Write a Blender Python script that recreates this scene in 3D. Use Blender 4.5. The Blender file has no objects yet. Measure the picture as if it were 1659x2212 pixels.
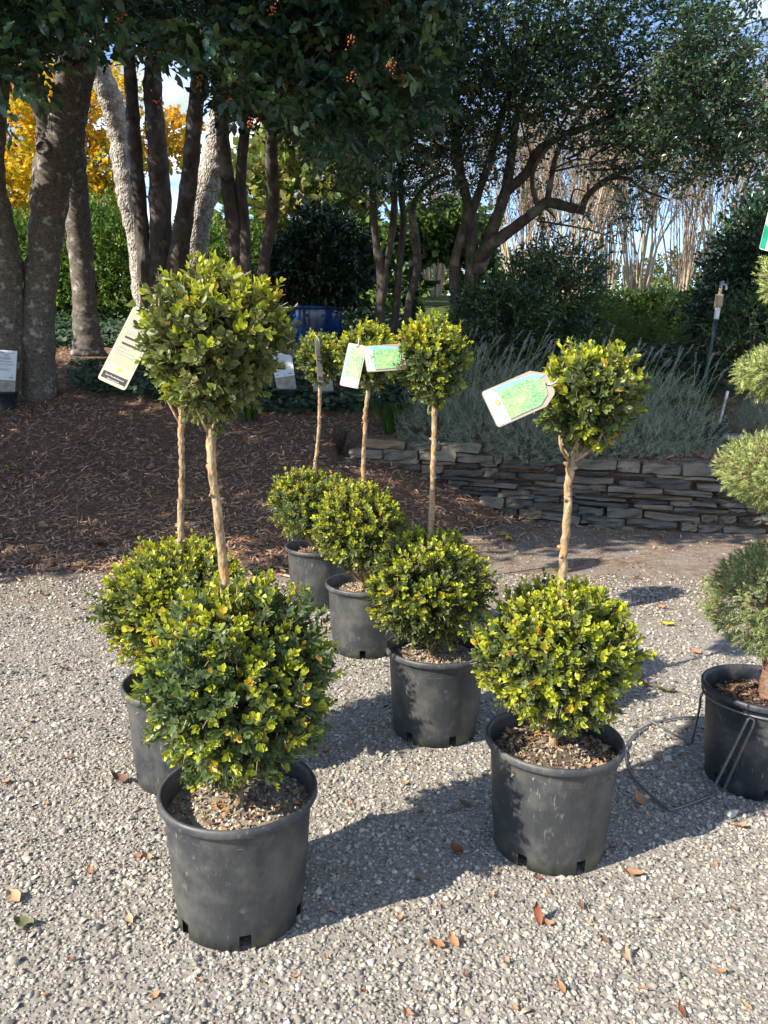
import bpy, math, random
import numpy as np
from mathutils import Vector, Matrix, Quaternion

random.seed(7)
rng = np.random.default_rng(11)
SC = bpy.context.scene
COL = SC.collection

# ------------------------------------------------------------------ camera
F_PX, CX, CY, H_PX = 1662.0, 829.5, 1106.0, 2212.0
PITCH, ROLL, CAM_H = math.radians(10.64), math.radians(0.84), 1.3254
cp, sp, cr, sr = math.cos(PITCH), math.sin(PITCH), math.cos(ROLL), math.sin(ROLL)
cam_d = bpy.data.cameras.new("camera")
cam_d.sensor_fit = 'VERTICAL'; cam_d.sensor_height = 24.0
cam_d.lens = 24.0 * F_PX / H_PX
cam_d.clip_start = 0.05; cam_d.clip_end = 3000
cam = bpy.data.objects.new("camera", cam_d); COL.objects.link(cam)
R0, U0, F0 = Vector((1, 0, 0)), Vector((0, sp, cp)), Vector((0, cp, -sp))
Rr, Ur = R0 * cr + U0 * sr, R0 * (-sr) + U0 * cr
cam.matrix_world = Matrix(((Rr.x, Ur.x, -F0.x, 0), (Rr.y, Ur.y, -F0.y, 0), (Rr.z, Ur.z, -F0.z, CAM_H), (0, 0, 0, 1)))
SC.camera = cam

# ------------------------------------------------------------------ light
SUN_EL, SUN_AZ = math.radians(35), math.radians(-150)
SUN = Vector((math.cos(SUN_AZ) * math.cos(SUN_EL), math.sin(SUN_AZ) * math.cos(SUN_EL), math.sin(SUN_EL)))
sd = bpy.data.lights.new("sun", 'SUN'); sd.energy = 4.6; sd.angle = math.radians(0.53); sd.color = (1.0, 0.93, 0.80)
so = bpy.data.objects.new("sun", sd); COL.objects.link(so)
so.rotation_euler = SUN.to_track_quat('Z', 'Y').to_euler()
W = bpy.data.worlds.new("World"); SC.world = W; W.use_nodes = True
wn, wl = W.node_tree.nodes, W.node_tree.links
wn.clear()
wo = wn.new('ShaderNodeOutputWorld'); wb = wn.new('ShaderNodeBackground'); sky = wn.new('ShaderNodeTexSky')
sky.sky_type = 'NISHITA'; sky.sun_disc = False; sky.sun_elevation = SUN_EL
sky.sun_rotation = math.atan2(SUN.x, SUN.y); sky.air_density = 0.8; sky.dust_density = 0.0; sky.ozone_density = 2.2
wtc = wn.new('ShaderNodeTexCoord'); wmap = wn.new('ShaderNodeMapping'); wmap.inputs['Scale'].default_value = (1, 1, 2.6)
wnz = wn.new('ShaderNodeTexNoise'); wnz.inputs['Scale'].default_value = 2.3; wnz.inputs['Detail'].default_value = 9; wnz.inputs['Roughness'].default_value = 0.58
wrp = wn.new('ShaderNodeValToRGB'); wrp.color_ramp.elements[0].position = 0.52; wrp.color_ramp.elements[1].position = 0.68
wmx = wn.new('ShaderNodeMixRGB'); wmx.inputs['Color2'].default_value = (7.4, 7.4, 7.4, 1)
wmap.inputs['Location'].default_value = (3.1, 2.2, 0.5)
wl.new(wtc.outputs['Generated'], wmap.inputs['Vector']); wl.new(wmap.outputs['Vector'], wnz.inputs['Vector'])
wl.new(wnz.outputs['Fac'], wrp.inputs['Fac']); wl.new(wrp.outputs['Color'], wmx.inputs['Fac'])
wl.new(sky.outputs['Color'], wmx.inputs['Color1']); wl.new(wmx.outputs['Color'], wb.inputs['Color'])
wb.inputs['Strength'].default_value = 0.14
wl.new(wb.outputs['Background'], wo.inputs['Surface'])
SC.view_settings.view_transform = 'Standard'; SC.view_settings.look = 'None'
SC.view_settings.gamma = 1.0; SC.view_settings.use_curve_mapping = False
SC.view_settings.exposure = 1.10
SC.render.engine = 'CYCLES'
SC.cycles.max_bounces = 6; SC.cycles.transparent_max_bounces = 6
SC.cycles.diffuse_bounces = 3; SC.cycles.glossy_bounces = 2; SC.cycles.transmission_bounces = 2

# ------------------------------------------------------------------ helpers
def ray(X, Y):
    a, b = X - CX, Y - CY
    u, v = cr * a + sr * b, -sr * a + cr * b
    x, up = u / F_PX, -v / F_PX
    return np.array([x, cp + up * sp, -sp + up * cp])
def at_z(X, Y, z=0.0):
    d = ray(X, Y); return d * ((z - CAM_H) / d[2]) + np.array([0, 0, CAM_H])
def at_y(X, Y, y):
    d = ray(X, Y); return d * (y / d[1]) + np.array([0, 0, CAM_H])

def link(o, parent=None):
    COL.objects.link(o)
    if parent is not None: o.parent = parent
    return o
def empty(name, loc=(0, 0, 0), rz=0.0):
    o = bpy.data.objects.new(name, None); o.location = loc; o.rotation_euler = (0, 0, rz); o.empty_display_size = 0.1
    return link(o)
def tag(o, label=None, cat=None, group=None, kind=None):
    if label: o['label'] = label
    if cat: o['category'] = cat
    if group: o['group'] = group
    if kind: o['kind'] = kind
    return o

def mesh_np(name, V, loops, starts, totals, mat, col=None, smooth=False):
    V = np.ascontiguousarray(V, dtype=np.float32)
    me = bpy.data.meshes.new(name)
    me.vertices.add(len(V)); me.vertices.foreach_set('co', V.ravel())
    me.loops.add(len(loops)); me.loops.foreach_set('vertex_index', np.asarray(loops, dtype=np.int32))
    me.polygons.add(len(starts)); me.polygons.foreach_set('loop_start', np.asarray(starts, dtype=np.int32))
    me.polygons.foreach_set('loop_total', np.asarray(totals, dtype=np.int32))
    if smooth: me.polygons.foreach_set('use_smooth', np.ones(len(starts), dtype=bool))
    if col is not None:
        a = me.color_attributes.new('Col', 'FLOAT_COLOR', 'POINT')
        c4 = np.ones((len(V), 4), dtype=np.float32); c4[:, :3] = col
        a.data.foreach_set('color', c4.ravel())
    if mat is not None: me.materials.append(mat)
    me.update(calc_edges=True); me.validate()
    return me

class Acc:
    """collects instances of small templates into one mesh"""
    def __init__(s): s.V, s.L, s.S, s.C, s.n = [], [], [], [], 0
    def add(s, V, faces, col):
        V = np.asarray(V, dtype=np.float64).reshape(-1, 3)
        s.V.append(V); c = np.asarray(col, dtype=np.float64)
        s.C.append(np.broadcast_to(c, (len(V), 3)) if c.ndim == 1 else c)
        for f in faces: s.L.append(np.asarray(f) + s.n); s.S.append(np.array([len(f)]))
        s.n += len(V)
    def inst(s, T, pos, X, Y, Z, scale, col, vfac=None):
        """T=(verts k3, faces); pos N3; X,Y,Z N3 axes; scale N or N3; col N3; vfac (k,) multiplies colour"""
        tv, tf = T; N = len(pos); k = len(tv)
        if N == 0: return
        sc = np.asarray(scale, dtype=np.float64)
        if sc.ndim == 0: sc = np.full(N, float(sc))
        if sc.ndim == 1: sc = np.stack([sc, sc, sc], 1)
        P = (pos[:, None, :] + X[:, None, :] * (tv[None, :, 0, None] * sc[:, None, 0, None])
             + Y[:, None, :] * (tv[None, :, 1, None] * sc[:, None, 1, None]) + Z[:, None, :] * (tv[None, :, 2, None] * sc[:, None, 2, None]))
        s.V.append(P.reshape(-1, 3))
        c = np.repeat(np.asarray(col)[:, None, :], k, 1)
        if vfac is not None: c = c * np.asarray(vfac)[None]
        s.C.append(c.reshape(-1, 3))
        offs = (np.arange(N) * k + s.n)[:, None]
        for f in tf:
            s.L.append((np.asarray(f)[None, :] + offs).ravel()); s.S.append(np.full(N, len(f)))
        s.n += N * k
    def build(s, name, mat, parent=None, smooth=False):
        V = np.concatenate(s.V); L = np.concatenate(s.L); T = np.concatenate(s.S); C = np.concatenate(s.C)
        st = np.concatenate([[0], np.cumsum(T)[:-1]])
        o = bpy.data.objects.new(name, mesh_np(name, V, L, st, T, mat, C, smooth))
        return link(o, parent)

def unit(v): return v / np.maximum(np.linalg.norm(v, axis=-1, keepdims=True), 1e-9)
def rand_dirs(n, r=rng): return unit(r.normal(size=(n, 3)))
def leaf_axes(d, n):
    X = unit(np.cross(d, n)); Z = np.cross(X, d); return X, d, Z
class SNoise:
    """cheap smooth noise, about -1..1"""
    def __init__(s, freq, seed, k=7):
        r = np.random.default_rng(seed); s.w = r.normal(size=(k, 3)) * freq; s.p = r.uniform(0, 6.28, k)
    def __call__(s, P): return np.sin(P @ s.w.T + s.p).sum(-1) / math.sqrt(len(s.p) * 0.9)

# leaf templates (x width, y length, z up)
L_BOX = (np.array([[0, 0, 0], [-.23, .26, .06], [-.25, .70, .05], [0, 1, -.04], [.25, .70, .05], [.23, .26, .06], [0, .5, -.03]]),
         [(0, 6, 1), (1, 6, 2), (2, 6, 3), (3, 6, 4), (4, 6, 5), (5, 6, 0)])
F_BOX = [[.9, .9, .9]] + [[1.45, 1.25, .95]] * 5 + [[.88, .93, 1.0]]
L_DIA = (np.array([[0, 0, 0], [-.27, .46, .1], [0, 1, -.04], [.27, .46, .1]]), [(0, 2, 1), (0, 3, 2)])
L_FOLD = (np.array([[0, 0, 0], [-.24, .45, .09], [0, 1, -.05], [.24, .45, .09], [0, .45, 0]]), [(0, 4, 1), (4, 2, 1), (0, 3, 4), (4, 3, 2)])
L_HOLLY = (np.array([[0, 0, 0], [-.27, .3, .10], [-.2, .48, .0], [-.24, .66, .08], [0, 1.08, -.08], [.24, .66, .08], [.2, .48, .0], [.27, .3, .10], [0, .48, -.02]]),
           [(0, 8, 2, 1), (8, 4, 3, 2), (0, 7, 6, 8), (8, 6, 5, 4)])
L_NARROW = (np.array([[-.07, 0, 0], [.07, 0, 0], [0, 1, 0.05]]), [(0, 1, 2)])
L_BLADE = (np.array([[-.5, 0, 0], [.5, 0, 0], [.4, .5, .12], [-.4, .5, .12], [0, 1, .0]]), [(0, 1, 2, 3), (3, 2, 4)])
_st = []
for i in range(10):
    a = math.pi * 2 * i / 10 - math.pi / 2; r = 0.5 if i % 2 == 0 else 0.27
    _st.append([r * math.cos(a), .5 + r * math.sin(a), .05 if i % 2 else -.04])
L_STAR = (np.array(_st), [tuple(range(10))])
L_IVY = (np.array([[0, .0, 0], [-.36, -.08, .05], [-.5, .42, -.03], [0, 1, -.05], [.5, .42, -.03], [.36, -.08, .05]]), [(0, 3, 2, 1), (0, 5, 4, 3)])

# ------------------------------------------------------------------ materials
def new_mat(name):
    m = bpy.data.materials.new(name); m.use_nodes = True
    nt = m.node_tree; b = nt.nodes['Principled BSDF']
    return m, nt, b
def N(nt, t, **kw):
    n = nt.nodes.new(t)
    for k, v in kw.items():
        if k.startswith('in_'):
            n.inputs[k[3:].replace('_', ' ')].default_value = v
        else: setattr(n, k, v)
    return n
def ramp(nt, fac, stops):
    r = N(nt, 'ShaderNodeValToRGB'); e = r.color_ramp.elements
    while len(e) < len(stops): e.new(0.5)
    for i, (p, c) in enumerate(stops):
        e[i].position = p; e[i].color = (*c, 1) if len(c) == 3 else c
    nt.links.new(fac, r.inputs['Fac']); return r.outputs['Color']
def noise(nt, scale, detail=4, rough=.55, vec=None, coord='Object'):
    n = N(nt, 'ShaderNodeTexNoise'); n.inputs['Scale'].default_value = scale; n.inputs['Detail'].default_value = detail; n.inputs['Roughness'].default_value = rough
    if vec is None:
        tc = N(nt, 'ShaderNodeTexCoord'); vec = tc.outputs[coord]
    nt.links.new(vec, n.inputs['Vector']); return n
def bump(nt, b, height, strength=.5, dist=.01):
    bn = N(nt, 'ShaderNodeBump'); bn.inputs['Strength'].default_value = strength; bn.inputs['Distance'].default_value = dist
    nt.links.new(height, bn.inputs['Height']); nt.links.new(bn.outputs['Normal'], b.inputs['Normal'])
def mixc(nt, fac, a, b, mode='MIX'):
    m = N(nt, 'ShaderNodeMixRGB', blend_type=mode)
    for s, v in (('Fac', fac), ('Color1', a), ('Color2', b)):
        if hasattr(v, 'links'): nt.links.new(v, m.inputs[s])
        else: m.inputs[s].default_value = v if isinstance(v, (int, float)) else (*v, 1)
    return m.outputs['Color']

def leaf_mat(name, rough=.38, spec=.5, transl=.25, tint=(1, 1, .6), vary=.25):
    m, nt, b = new_mat(name)
    at = N(nt, 'ShaderNodeAttribute', attribute_name='Col')
    nz = noise(nt, 60, 2)
    c = mixc(nt, vary, at.outputs['Color'], ramp(nt, nz.outputs['Fac'], [(.3, (.35, .35, .35)), (.7, (1, 1, 1))]), 'MULTIPLY')
    nt.links.new(c, b.inputs['Base Color']); b.inputs['Roughness'].default_value = rough
    b.inputs['Specular IOR Level'].default_value = spec
    tr = N(nt, 'ShaderNodeBsdfTranslucent'); nt.links.new(mixc(nt, 1.0, c, tint, 'MULTIPLY'), tr.inputs['Color'])
    mx = N(nt, 'ShaderNodeMixShader'); mx.inputs['Fac'].default_value = transl
    nt.links.new(b.outputs[0], mx.inputs[1]); nt.links.new(tr.outputs[0], mx.inputs[2])
    nt.links.new(mx.outputs[0], nt.nodes['Material Output'].inputs['Surface'])
    return m
M_BOX = leaf_mat('boxwood_leaf', .42, .45, .34)
M_HOLLY = leaf_mat('holly_leaf', .3, .55, .2)
M_SOFT = leaf_mat('soft_leaf', .55, .3, .35)
M_MAPLE = leaf_mat('maple_leaf', .6, .2, .45, (1, .9, .5))
M_NEEDLE = leaf_mat('needle', .5, .35, .15)
M_GREY = leaf_mat('lavender_leaf', .7, .15, .15)

def col_mat(name, rough=.8, spec=.3, nscale=40, vary=.35, bmp=0.3, bscale=120, bdist=.003):
    m, nt, b = new_mat(name)
    at = N(nt, 'ShaderNodeAttribute', attribute_name='Col')
    nz = noise(nt, nscale, 5)
    c = mixc(nt, vary, at.outputs['Color'], ramp(nt, nz.outputs['Fac'], [(.3, (.4, .38, .36)), (.7, (1.0, 1.0, 1.0))]), 'MULTIPLY')
    nt.links.new(c, b.inputs['Base Color']); b.inputs['Roughness'].default_value = rough; b.inputs['Specular IOR Level'].default_value = spec
    if bmp: bump(nt, b, noise(nt, bscale, 4).outputs['Fac'], bmp, bdist)
    return m
M_PEBBLE = col_mat('pebble', .85, .25, 90, .35, .4, 300, .002)
M_CHIP = col_mat('bark_chip', .9, .15, 80, .5, .4, 200, .003)
M_BERRY = col_mat('berry', .3, .5, 40, .1, 0)

def bark(name, c1, c2, c3, scale=9, stretch=.25, bstr=.6, bdist=.02, rings=False):
    m, nt, b = new_mat(name)
    tc = N(nt, 'ShaderNodeTexCoord'); mp = N(nt, 'ShaderNodeMapping'); mp.inputs['Scale'].default_value = (1, 1, stretch)
    nt.links.new(tc.outputs['Object'], mp.inputs['Vector'])
    n1 = noise(nt, scale, 8, .65, mp.outputs['Vector']); n2 = noise(nt, scale * .35, 5, .6, tc.outputs['Object'])
    a = ramp(nt, n1.outputs['Fac'], [(.32, c1), (.62, c2)])
    lich = ramp(nt, n2.outputs['Fac'], [(.56, (0, 0, 0)), (.66, (1, 1, 1))])
    nt.links.new(mixc(nt, lich, a, c3), b.inputs['Base Color'])
    b.inputs['Roughness'].default_value = .9; b.inputs['Specular IOR Level'].default_value = .2
    v = N(nt, 'ShaderNodeTexVoronoi'); v.inputs['Scale'].default_value = scale * 2.2; nt.links.new(mp.outputs['Vector'], v.inputs['Vector'])
    h = mixc(nt, .5, n1.outputs['Fac'], v.outputs['Distance']); bump(nt, b, h, bstr, bdist)
    return m
M_BARK_H = bark('holly_bark', (.062, .051, .042), (.185, .158, .13), (.36, .335, .30), 30, 1.6, .45, .006)
M_BARK_D = bark('dark_bark', (.045, .036, .03), (.12, .10, .085), (.19, .17, .145), 12, .5, .6, .015)
M_BARK_P = bark('pale_rough_bark', (.17, .14, .11), (.56, .51, .44), (.66, .62, .55), 22, .55, 1.0, .05)
M_BARK_M = bark('myrtle_bark', (.26, .18, .12), (.50, .40, .30), (.56, .48, .40), 10, .3, .3, .01)
M_BARK_B = bark('boxwood_bark', (.12, .078, .045), (.50, .35, .20), (.48, .25, .11), 60, .5, 1.0, .005)
M_BARK_S = bark('spruce_bark', (.10, .055, .035), (.26, .15, .10), (.22, .16, .12), 45, 1.4, .8, .006)

def ground_mat():
    m, nt, b = new_mat('gravel_ground')
    tc = N(nt, 'ShaderNodeTexCoord')
    n1 = noise(nt, .9, 6, .6, tc.outputs['Object']); n2 = noise(nt, 60, 6, .7, tc.outputs['Object'])
    base = ramp(nt, n2.outputs['Fac'], [(.3, (.15, .13, .108)), (.55, (.30, .268, .228)), (.75, (.44, .40, .35))])
    v = N(nt, 'ShaderNodeTexVoronoi'); v.inputs['Scale'].default_value = 95; nt.links.new(tc.outputs['Object'], v.inputs['Vector'])
    sp_ = N(nt, 'ShaderNodeSeparateColor'); nt.links.new(v.outputs['Color'], sp_.inputs[0])
    gr = ramp(nt, sp_.outputs[0], [(.0, (.09, .085, .08)), (.35, (.22, .205, .185)), (.7, (.36, .34, .31)), (1, (.5, .48, .45))])
    st = ramp(nt, v.outputs['Distance'], [(.25, (1, 1, 1)), (.5, (0, 0, 0))])
    c = mixc(nt, st, base, gr)
    dirt = ramp(nt, n1.outputs['Fac'], [(.48, (0, 0, 0)), (.68, (.75, .75, .75))])
    # brown soil towards the planting bank (real soil, y > about 4 m)
    sx = N(nt, 'ShaderNodeSeparateXYZ'); nt.links.new(tc.outputs['Object'], sx.inputs[0])
    mr = N(nt, 'ShaderNodeMapRange'); mr.inputs['From Min'].default_value = 3.7; mr.inputs['From Max'].default_value = 4.6
    nt.links.new(sx.outputs['Y'], mr.inputs['Value'])
    ad = N(nt, 'ShaderNodeMath', operation='MULTIPLY'); nt.links.new(mr.outputs[0], ad.inputs[0])
    nn = noise(nt, 3.5, 5, .6, tc.outputs['Object'])
    rr = ramp(nt, nn.outputs['Fac'], [(.3, (.25, .25, .25)), (.6, (1, 1, 1))]); nt.links.new(rr, ad.inputs[1])
    n2b = noise(nt, 14, 8, .75, tc.outputs['Object']); soil = ramp(nt, n2b.outputs['Fac'], [(.36, (.075, .05, .034)), (.52, (.22, .155, .11)), (.72, (.42, .33, .25))])
    c2 = mixc(nt, dirt, c, base); c3 = mixc(nt, ad.outputs[0], c2, soil)
    nt.links.new(c3, b.inputs['Base Color']); b.inputs['Roughness'].default_value = .95; b.inputs['Specular IOR Level'].default_value = .2
    h = mixc(nt, .5, n2.outputs['Fac'], st); bump(nt, b, h, .8, .006)
    return m
M_GROUND = ground_mat()
def mulch_mat():
    m, nt, b = new_mat('mulch_ground')
    n1 = noise(nt, 45, 8, .7); n2 = noise(nt, 1.2, 4)
    a = ramp(nt, n1.outputs['Fac'], [(.3, (.08, .05, .034)), (.55, (.27, .168, .115)), (.75, (.44, .30, .215))])
    a = mixc(nt, .3, a, ramp(nt, n2.outputs['Fac'], [(.35, (.3, .3, .3)), (.65, (1, 1, 1))]), 'MULTIPLY')
    tc = N(nt, 'ShaderNodeTexCoord'); sx = N(nt, 'ShaderNodeSeparateXYZ'); nt.links.new(tc.outputs['Object'], sx.inputs[0])   # lawn begins behind the planting
    mr = N(nt, 'ShaderNodeMapRange'); mr.inputs['From Min'].default_value = 11.5; mr.inputs['From Max'].default_value = 13.0; nt.links.new(sx.outputs['Y'], mr.inputs['Value'])
    lawn = ramp(nt, noise(nt, 30, 6, .7).outputs['Fac'], [(.3, (.03, .05, .015)), (.55, (.09, .12, .035)), (.75, (.17, .18, .07))])
    nt.links.new(mixc(nt, mr.outputs[0], a, lawn), b.inputs['Base Color'])
    b.inputs['Roughness'].default_value = .95; b.inputs['Specular IOR Level'].default_value = .1
    bump(nt, b, n1.outputs['Fac'], .9, .03); return m
M_MULCH = mulch_mat()
def pot_mat(name, col, wear, grime):
    m, nt, b = new_mat(name)
    tc0 = N(nt, 'ShaderNodeTexCoord'); oi = N(nt, 'ShaderNodeObjectInfo'); tc = N(nt, 'ShaderNodeVectorMath', operation='ADD'); nt.links.new(tc0.outputs['Object'], tc.inputs[0]); nt.links.new(oi.outputs['Location'], tc.inputs[1]); mp = N(nt, 'ShaderNodeMapping'); mp.inputs['Scale'].default_value = (1, 1, .12)
    nt.links.new(tc.outputs['Vector'], mp.inputs['Vector'])
    n1 = noise(nt, 55, 8, .7, mp.outputs['Vector']); n2 = noise(nt, 9, 7, .65, tc.outputs['Vector']); n3 = noise(nt, 30, 6, .7, tc.outputs['Vector'])
    a = mixc(nt, ramp(nt, n1.outputs['Fac'], [(.45, (0, 0, 0)), (.8, (.35, .35, .35))]), col, wear)
    # dust splashes and scuffs
    d = ramp(nt, n2.outputs['Fac'], [(.46, (0, 0, 0)), (.72, (.62, .62, .62))])
    a = mixc(nt, d, a, (.16, .145, .125))
    sc = ramp(nt, n3.outputs['Fac'], [(.60, (0, 0, 0)), (.70, (.5, .5, .5))])
    a = mixc(nt, sc, a, (.20, .19, .18))
    mp2 = N(nt, 'ShaderNodeMapping'); mp2.inputs['Scale'].default_value = (1, 1, .22); mp2.inputs['Rotation'].default_value = (.5, .4, 0); nt.links.new(tc.outputs['Vector'], mp2.inputs['Vector'])
    n4 = noise(nt, 120, 3, .6, mp2.outputs['Vector']); n5 = noise(nt, 5, 3, .5, tc.outputs['Vector'])
    mk = mixc(nt, 1.0, ramp(nt, n4.outputs['Fac'], [(.62, (0, 0, 0)), (.72, (.6, .6, .6))]), ramp(nt, n5.outputs['Fac'], [(.48, (0, 0, 0)), (.62, (1, 1, 1))]), 'MULTIPLY')
    a = mixc(nt, mk, a, (.30, .285, .265))
    # algae and dried splash near the foot of the pot
    sx = N(nt, 'ShaderNodeSeparateXYZ'); nt.links.new(tc0.outputs['Object'], sx.inputs[0])
    mr = N(nt, 'ShaderNodeMapRange'); mr.inputs['From Min'].default_value = .06; mr.inputs['From Max'].default_value = 0.0; nt.links.new(sx.outputs['Z'], mr.inputs['Value'])
    mm = N(nt, 'ShaderNodeMath', operation='MULTIPLY'); nt.links.new(mr.outputs[0], mm.inputs[0])
    nt.links.new(ramp(nt, n2.outputs['Fac'], [(.45, (0, 0, 0)), (.62, (.8, .8, .8))]), mm.inputs[1])
    a = mixc(nt, mm.outputs[0], a, grime)
    nt.links.new(a, b.inputs['Base Color'])
    nt.links.new(ramp(nt, n2.outputs['Fac'], [(.3, (.42, .42, .42)), (.7, (.62, .62, .62))]), b.inputs['Roughness'])
    bump(nt, b, n1.outputs['Fac'], .12, .004); return m
M_POT = pot_mat('black_plastic', (.036, .039, .042), (.085, .088, .09), (.10, .105, .04))
M_POT2 = pot_mat('navy_plastic', (.016, .020, .028), (.05, .055, .06), (.06, .06, .05))
def flat_mat(name, col, rough=.6, spec=.4, metal=0, nscale=30, vary=.15, bstr=0):
    m, nt, b = new_mat(name); nz = noise(nt, nscale, 4)
    lo = tuple(c * (1 - vary * 2) for c in col); hi = tuple(min(1, c * (1 + vary)) for c in col)
    nt.links.new(ramp(nt, nz.outputs['Fac'], [(.3, lo), (.7, hi)]), b.inputs['Base Color'])
    b.inputs['Roughness'].default_value = rough; b.inputs['Specular IOR Level'].default_value = spec; b.inputs['Metallic'].default_value = metal
    if bstr: bump(nt, b, nz.outputs['Fac'], bstr, .005)
    return m
M_PAPER = flat_mat('tag_card', (.80, .79, .76), .35, .5, 0, 5, .02)
M_TAN = flat_mat('tag_tan', (.48, .39, .30), .4, .5, 0, 5, .05)
M_BACK = flat_mat('tag_back_print', (.44, .385, .27), .4, .5, 0, 5, .04)  # cream card back, its shading put into the colour as a darker beige
M_PALEGREEN = flat_mat('tag_pale_green', (.37, .345, .22), .4, .4, 0, 8, .06)
M_INK = flat_mat('ink_dark', (.05, .035, .035), .6, .2)
M_INKG = flat_mat('ink_grey', (.30, .30, .32), .6, .2)
M_CYAN = flat_mat('ink_cyan', (.30, .64, .74), .4, .4, 0, 5, .04)
M_YEL = flat_mat('ink_yellow', (.80, .55, .03), .5, .3)
M_WHITE = flat_mat('white_card', (.72, .74, .80), .5, .3, 0, 6, .03)
M_GREENP = flat_mat('green_print', (.02, .34, .17), .5, .3)
def photo_mat():
    m, nt, b = new_mat('tag_leaf_photo'); tc = N(nt, 'ShaderNodeTexCoord')
    v = N(nt, 'ShaderNodeTexVoronoi'); v.inputs['Scale'].default_value = 420; nt.links.new(tc.outputs['Object'], v.inputs['Vector'])
    s_ = N(nt, 'ShaderNodeSeparateColor'); nt.links.new(v.outputs['Color'], s_.inputs[0])
    a = ramp(nt, s_.outputs[0], [(0, (.12, .28, .14)), (.4, (.20, .50, .20)), (.75, (.38, .66, .26)), (1, (.66, .80, .40))])
    n2 = noise(nt, 18, 3, .5, tc.outputs['Object'])
    c = mixc(nt, ramp(nt, n2.outputs['Fac'], [(.45, (0, 0, 0)), (.65, (.6, .6, .6))]), a, (.66, .74, .28))
    nt.links.new(c, b.inputs['Base Color']); b.inputs['Roughness'].default_value = .3; return m
M_PHOTO = photo_mat()
M_WIRE = flat_mat('galvanised_wire', (.20, .21, .22), .4, .5, .7, 120, .15)
M_BLUE = flat_mat('blue_glaze', (.007, .045, .19), .2, .6, 0, 6, .25)
M_WOOD = flat_mat('weathered_wood', (.26, .21, .17), .85, .2, 0, 25, .25, .3)
M_WOODG = flat_mat('grey_weathered_wood', (.36, .33, .29), .85, .2, 0, 20, .2, .3)
M_STAKE = flat_mat('green_pipe', (.012, .045, .045), .4, .4)
M_TANP = flat_mat('tan_plastic', (.38, .31, .19), .5, .3)
M_WHITEP = flat_mat('white_pvc', (.75, .76, .78), .45, .4)
M_METAL = flat_mat('grey_metal', (.28, .29, .31), .4, .5, .5)
M_POSTG = flat_mat('dark_green_paint', (.012, .03, .022), .6, .3)
M_BENCH = flat_mat('white_bench_paint', (.72, .71, .68), .6, .3)
M_ROOF = flat_mat('grey_shingle', (.20, .17, .15), .9, .2, 0, 30, .2, .4)
M_SLAB = flat_mat('pale_flagstone', (.36, .33, .30), .9, .2, 0, 12, .15, .3)
def stone_mat():
    m, nt, b = new_mat('slate_stone'); oi = N(nt, 'ShaderNodeObjectInfo'); tc = N(nt, 'ShaderNodeTexCoord')
    base = ramp(nt, oi.outputs['Random'], [(0, (.12, .108, .095)), (.35, (.21, .19, .16)), (.6, (.29, .25, .20)), (.85, (.38, .315, .235)), (1, (.38, .25, .155))])
    mp = N(nt, 'ShaderNodeMapping'); mp.inputs['Scale'].default_value = (1, 1, 3.5); nt.links.new(tc.outputs['Object'], mp.inputs['Vector'])
    av = N(nt, 'ShaderNodeVectorMath', operation='ADD'); nt.links.new(mp.outputs['Vector'], av.inputs[0]); nt.links.new(oi.outputs['Location'], av.inputs[1])
    n1 = noise(nt, 7, 8, .7, av.outputs['Vector'])
    c = mixc(nt, .85, base, ramp(nt, n1.outputs['Fac'], [(.3, (.4, .4, .4)), (.55, (.95, .93, .9)), (.75, (1.45, 1.35, 1.2))]), 'MULTIPLY')
    nt.links.new(c, b.inputs['Base Color']); b.inputs['Roughness'].default_value = .85; b.inputs['Specular IOR Level'].default_value = .3
    bump(nt, b, n1.outputs['Fac'], .7, .02); return m
M_STONE = stone_mat()
def dry_leaf_mat(name, c1, c2):
    m, nt, b = new_mat(name); n1 = noise(nt, 40, 5, .6)
    nt.links.new(ramp(nt, n1.outputs['Fac'], [(.35, c1), (.65, c2)]), b.inputs['Base Color'])
    b.inputs['Roughness'].default_value = .6; b.inputs['Specular IOR Level'].default_value = .3; return m
M_DRY = {'rust': dry_leaf_mat('leaf_rust', (.13, .04, .018), (.28, .095, .04)), 'orange': dry_leaf_mat('leaf_orange', (.30, .135, .06), (.46, .24, .125)),
         'tan': dry_leaf_mat('leaf_tan', (.30, .19, .11), (.52, .36, .22)), 'brown': dry_leaf_mat('leaf_brown', (.10, .05, .03), (.22, .13, .08)),
         'yellow': dry_leaf_mat('leaf_yellow', (.45, .30, .02), (.70, .50, .05)), 'olive': dry_leaf_mat('leaf_olive', (.09, .10, .04), (.19, .18, .09)),
         'green': dry_leaf_mat('leaf_green', (.14, .22, .03), (.30, .38, .07))}

# ------------------------------------------------------------------ small mesh builders
def tube_arrays(pts, rad, seg=8, wob=0.0, seed=0):
    pts = np.asarray(pts, float); n = len(pts); rad = np.broadcast_to(np.asarray(rad, float), (n,))
    t = unit(np.gradient(pts, axis=0)); ref = np.array([1.0, 0.13, 0.07]) if abs(t[0, 0]) < .8 else np.array([0, 1.0, .1])
    V = []; r = np.random.default_rng(seed)
    a = np.arange(seg) / seg * 2 * math.pi
    for i in range(n):
        ref = unit(ref - t[i] * (ref @ t[i])); b2 = np.cross(t[i], ref)
        rr = rad[i] * (1 + (r.normal(size=seg) * wob if wob else 0))
        V.append(pts[i] + (np.cos(a) * rr)[:, None] * ref + (np.sin(a) * rr)[:, None] * b2)
    V = np.concatenate(V); Fs = []
    for i in range(n - 1):
        for j in range(seg):
            k = (j + 1) % seg; Fs.append((i * seg + j, i * seg + k, (i + 1) * seg + k, (i + 1) * seg + j))
    Fs.append(tuple(range(seg))[::-1]); Fs.append(tuple((n - 1) * seg + j for j in range(seg)))
    return V, Fs
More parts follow.
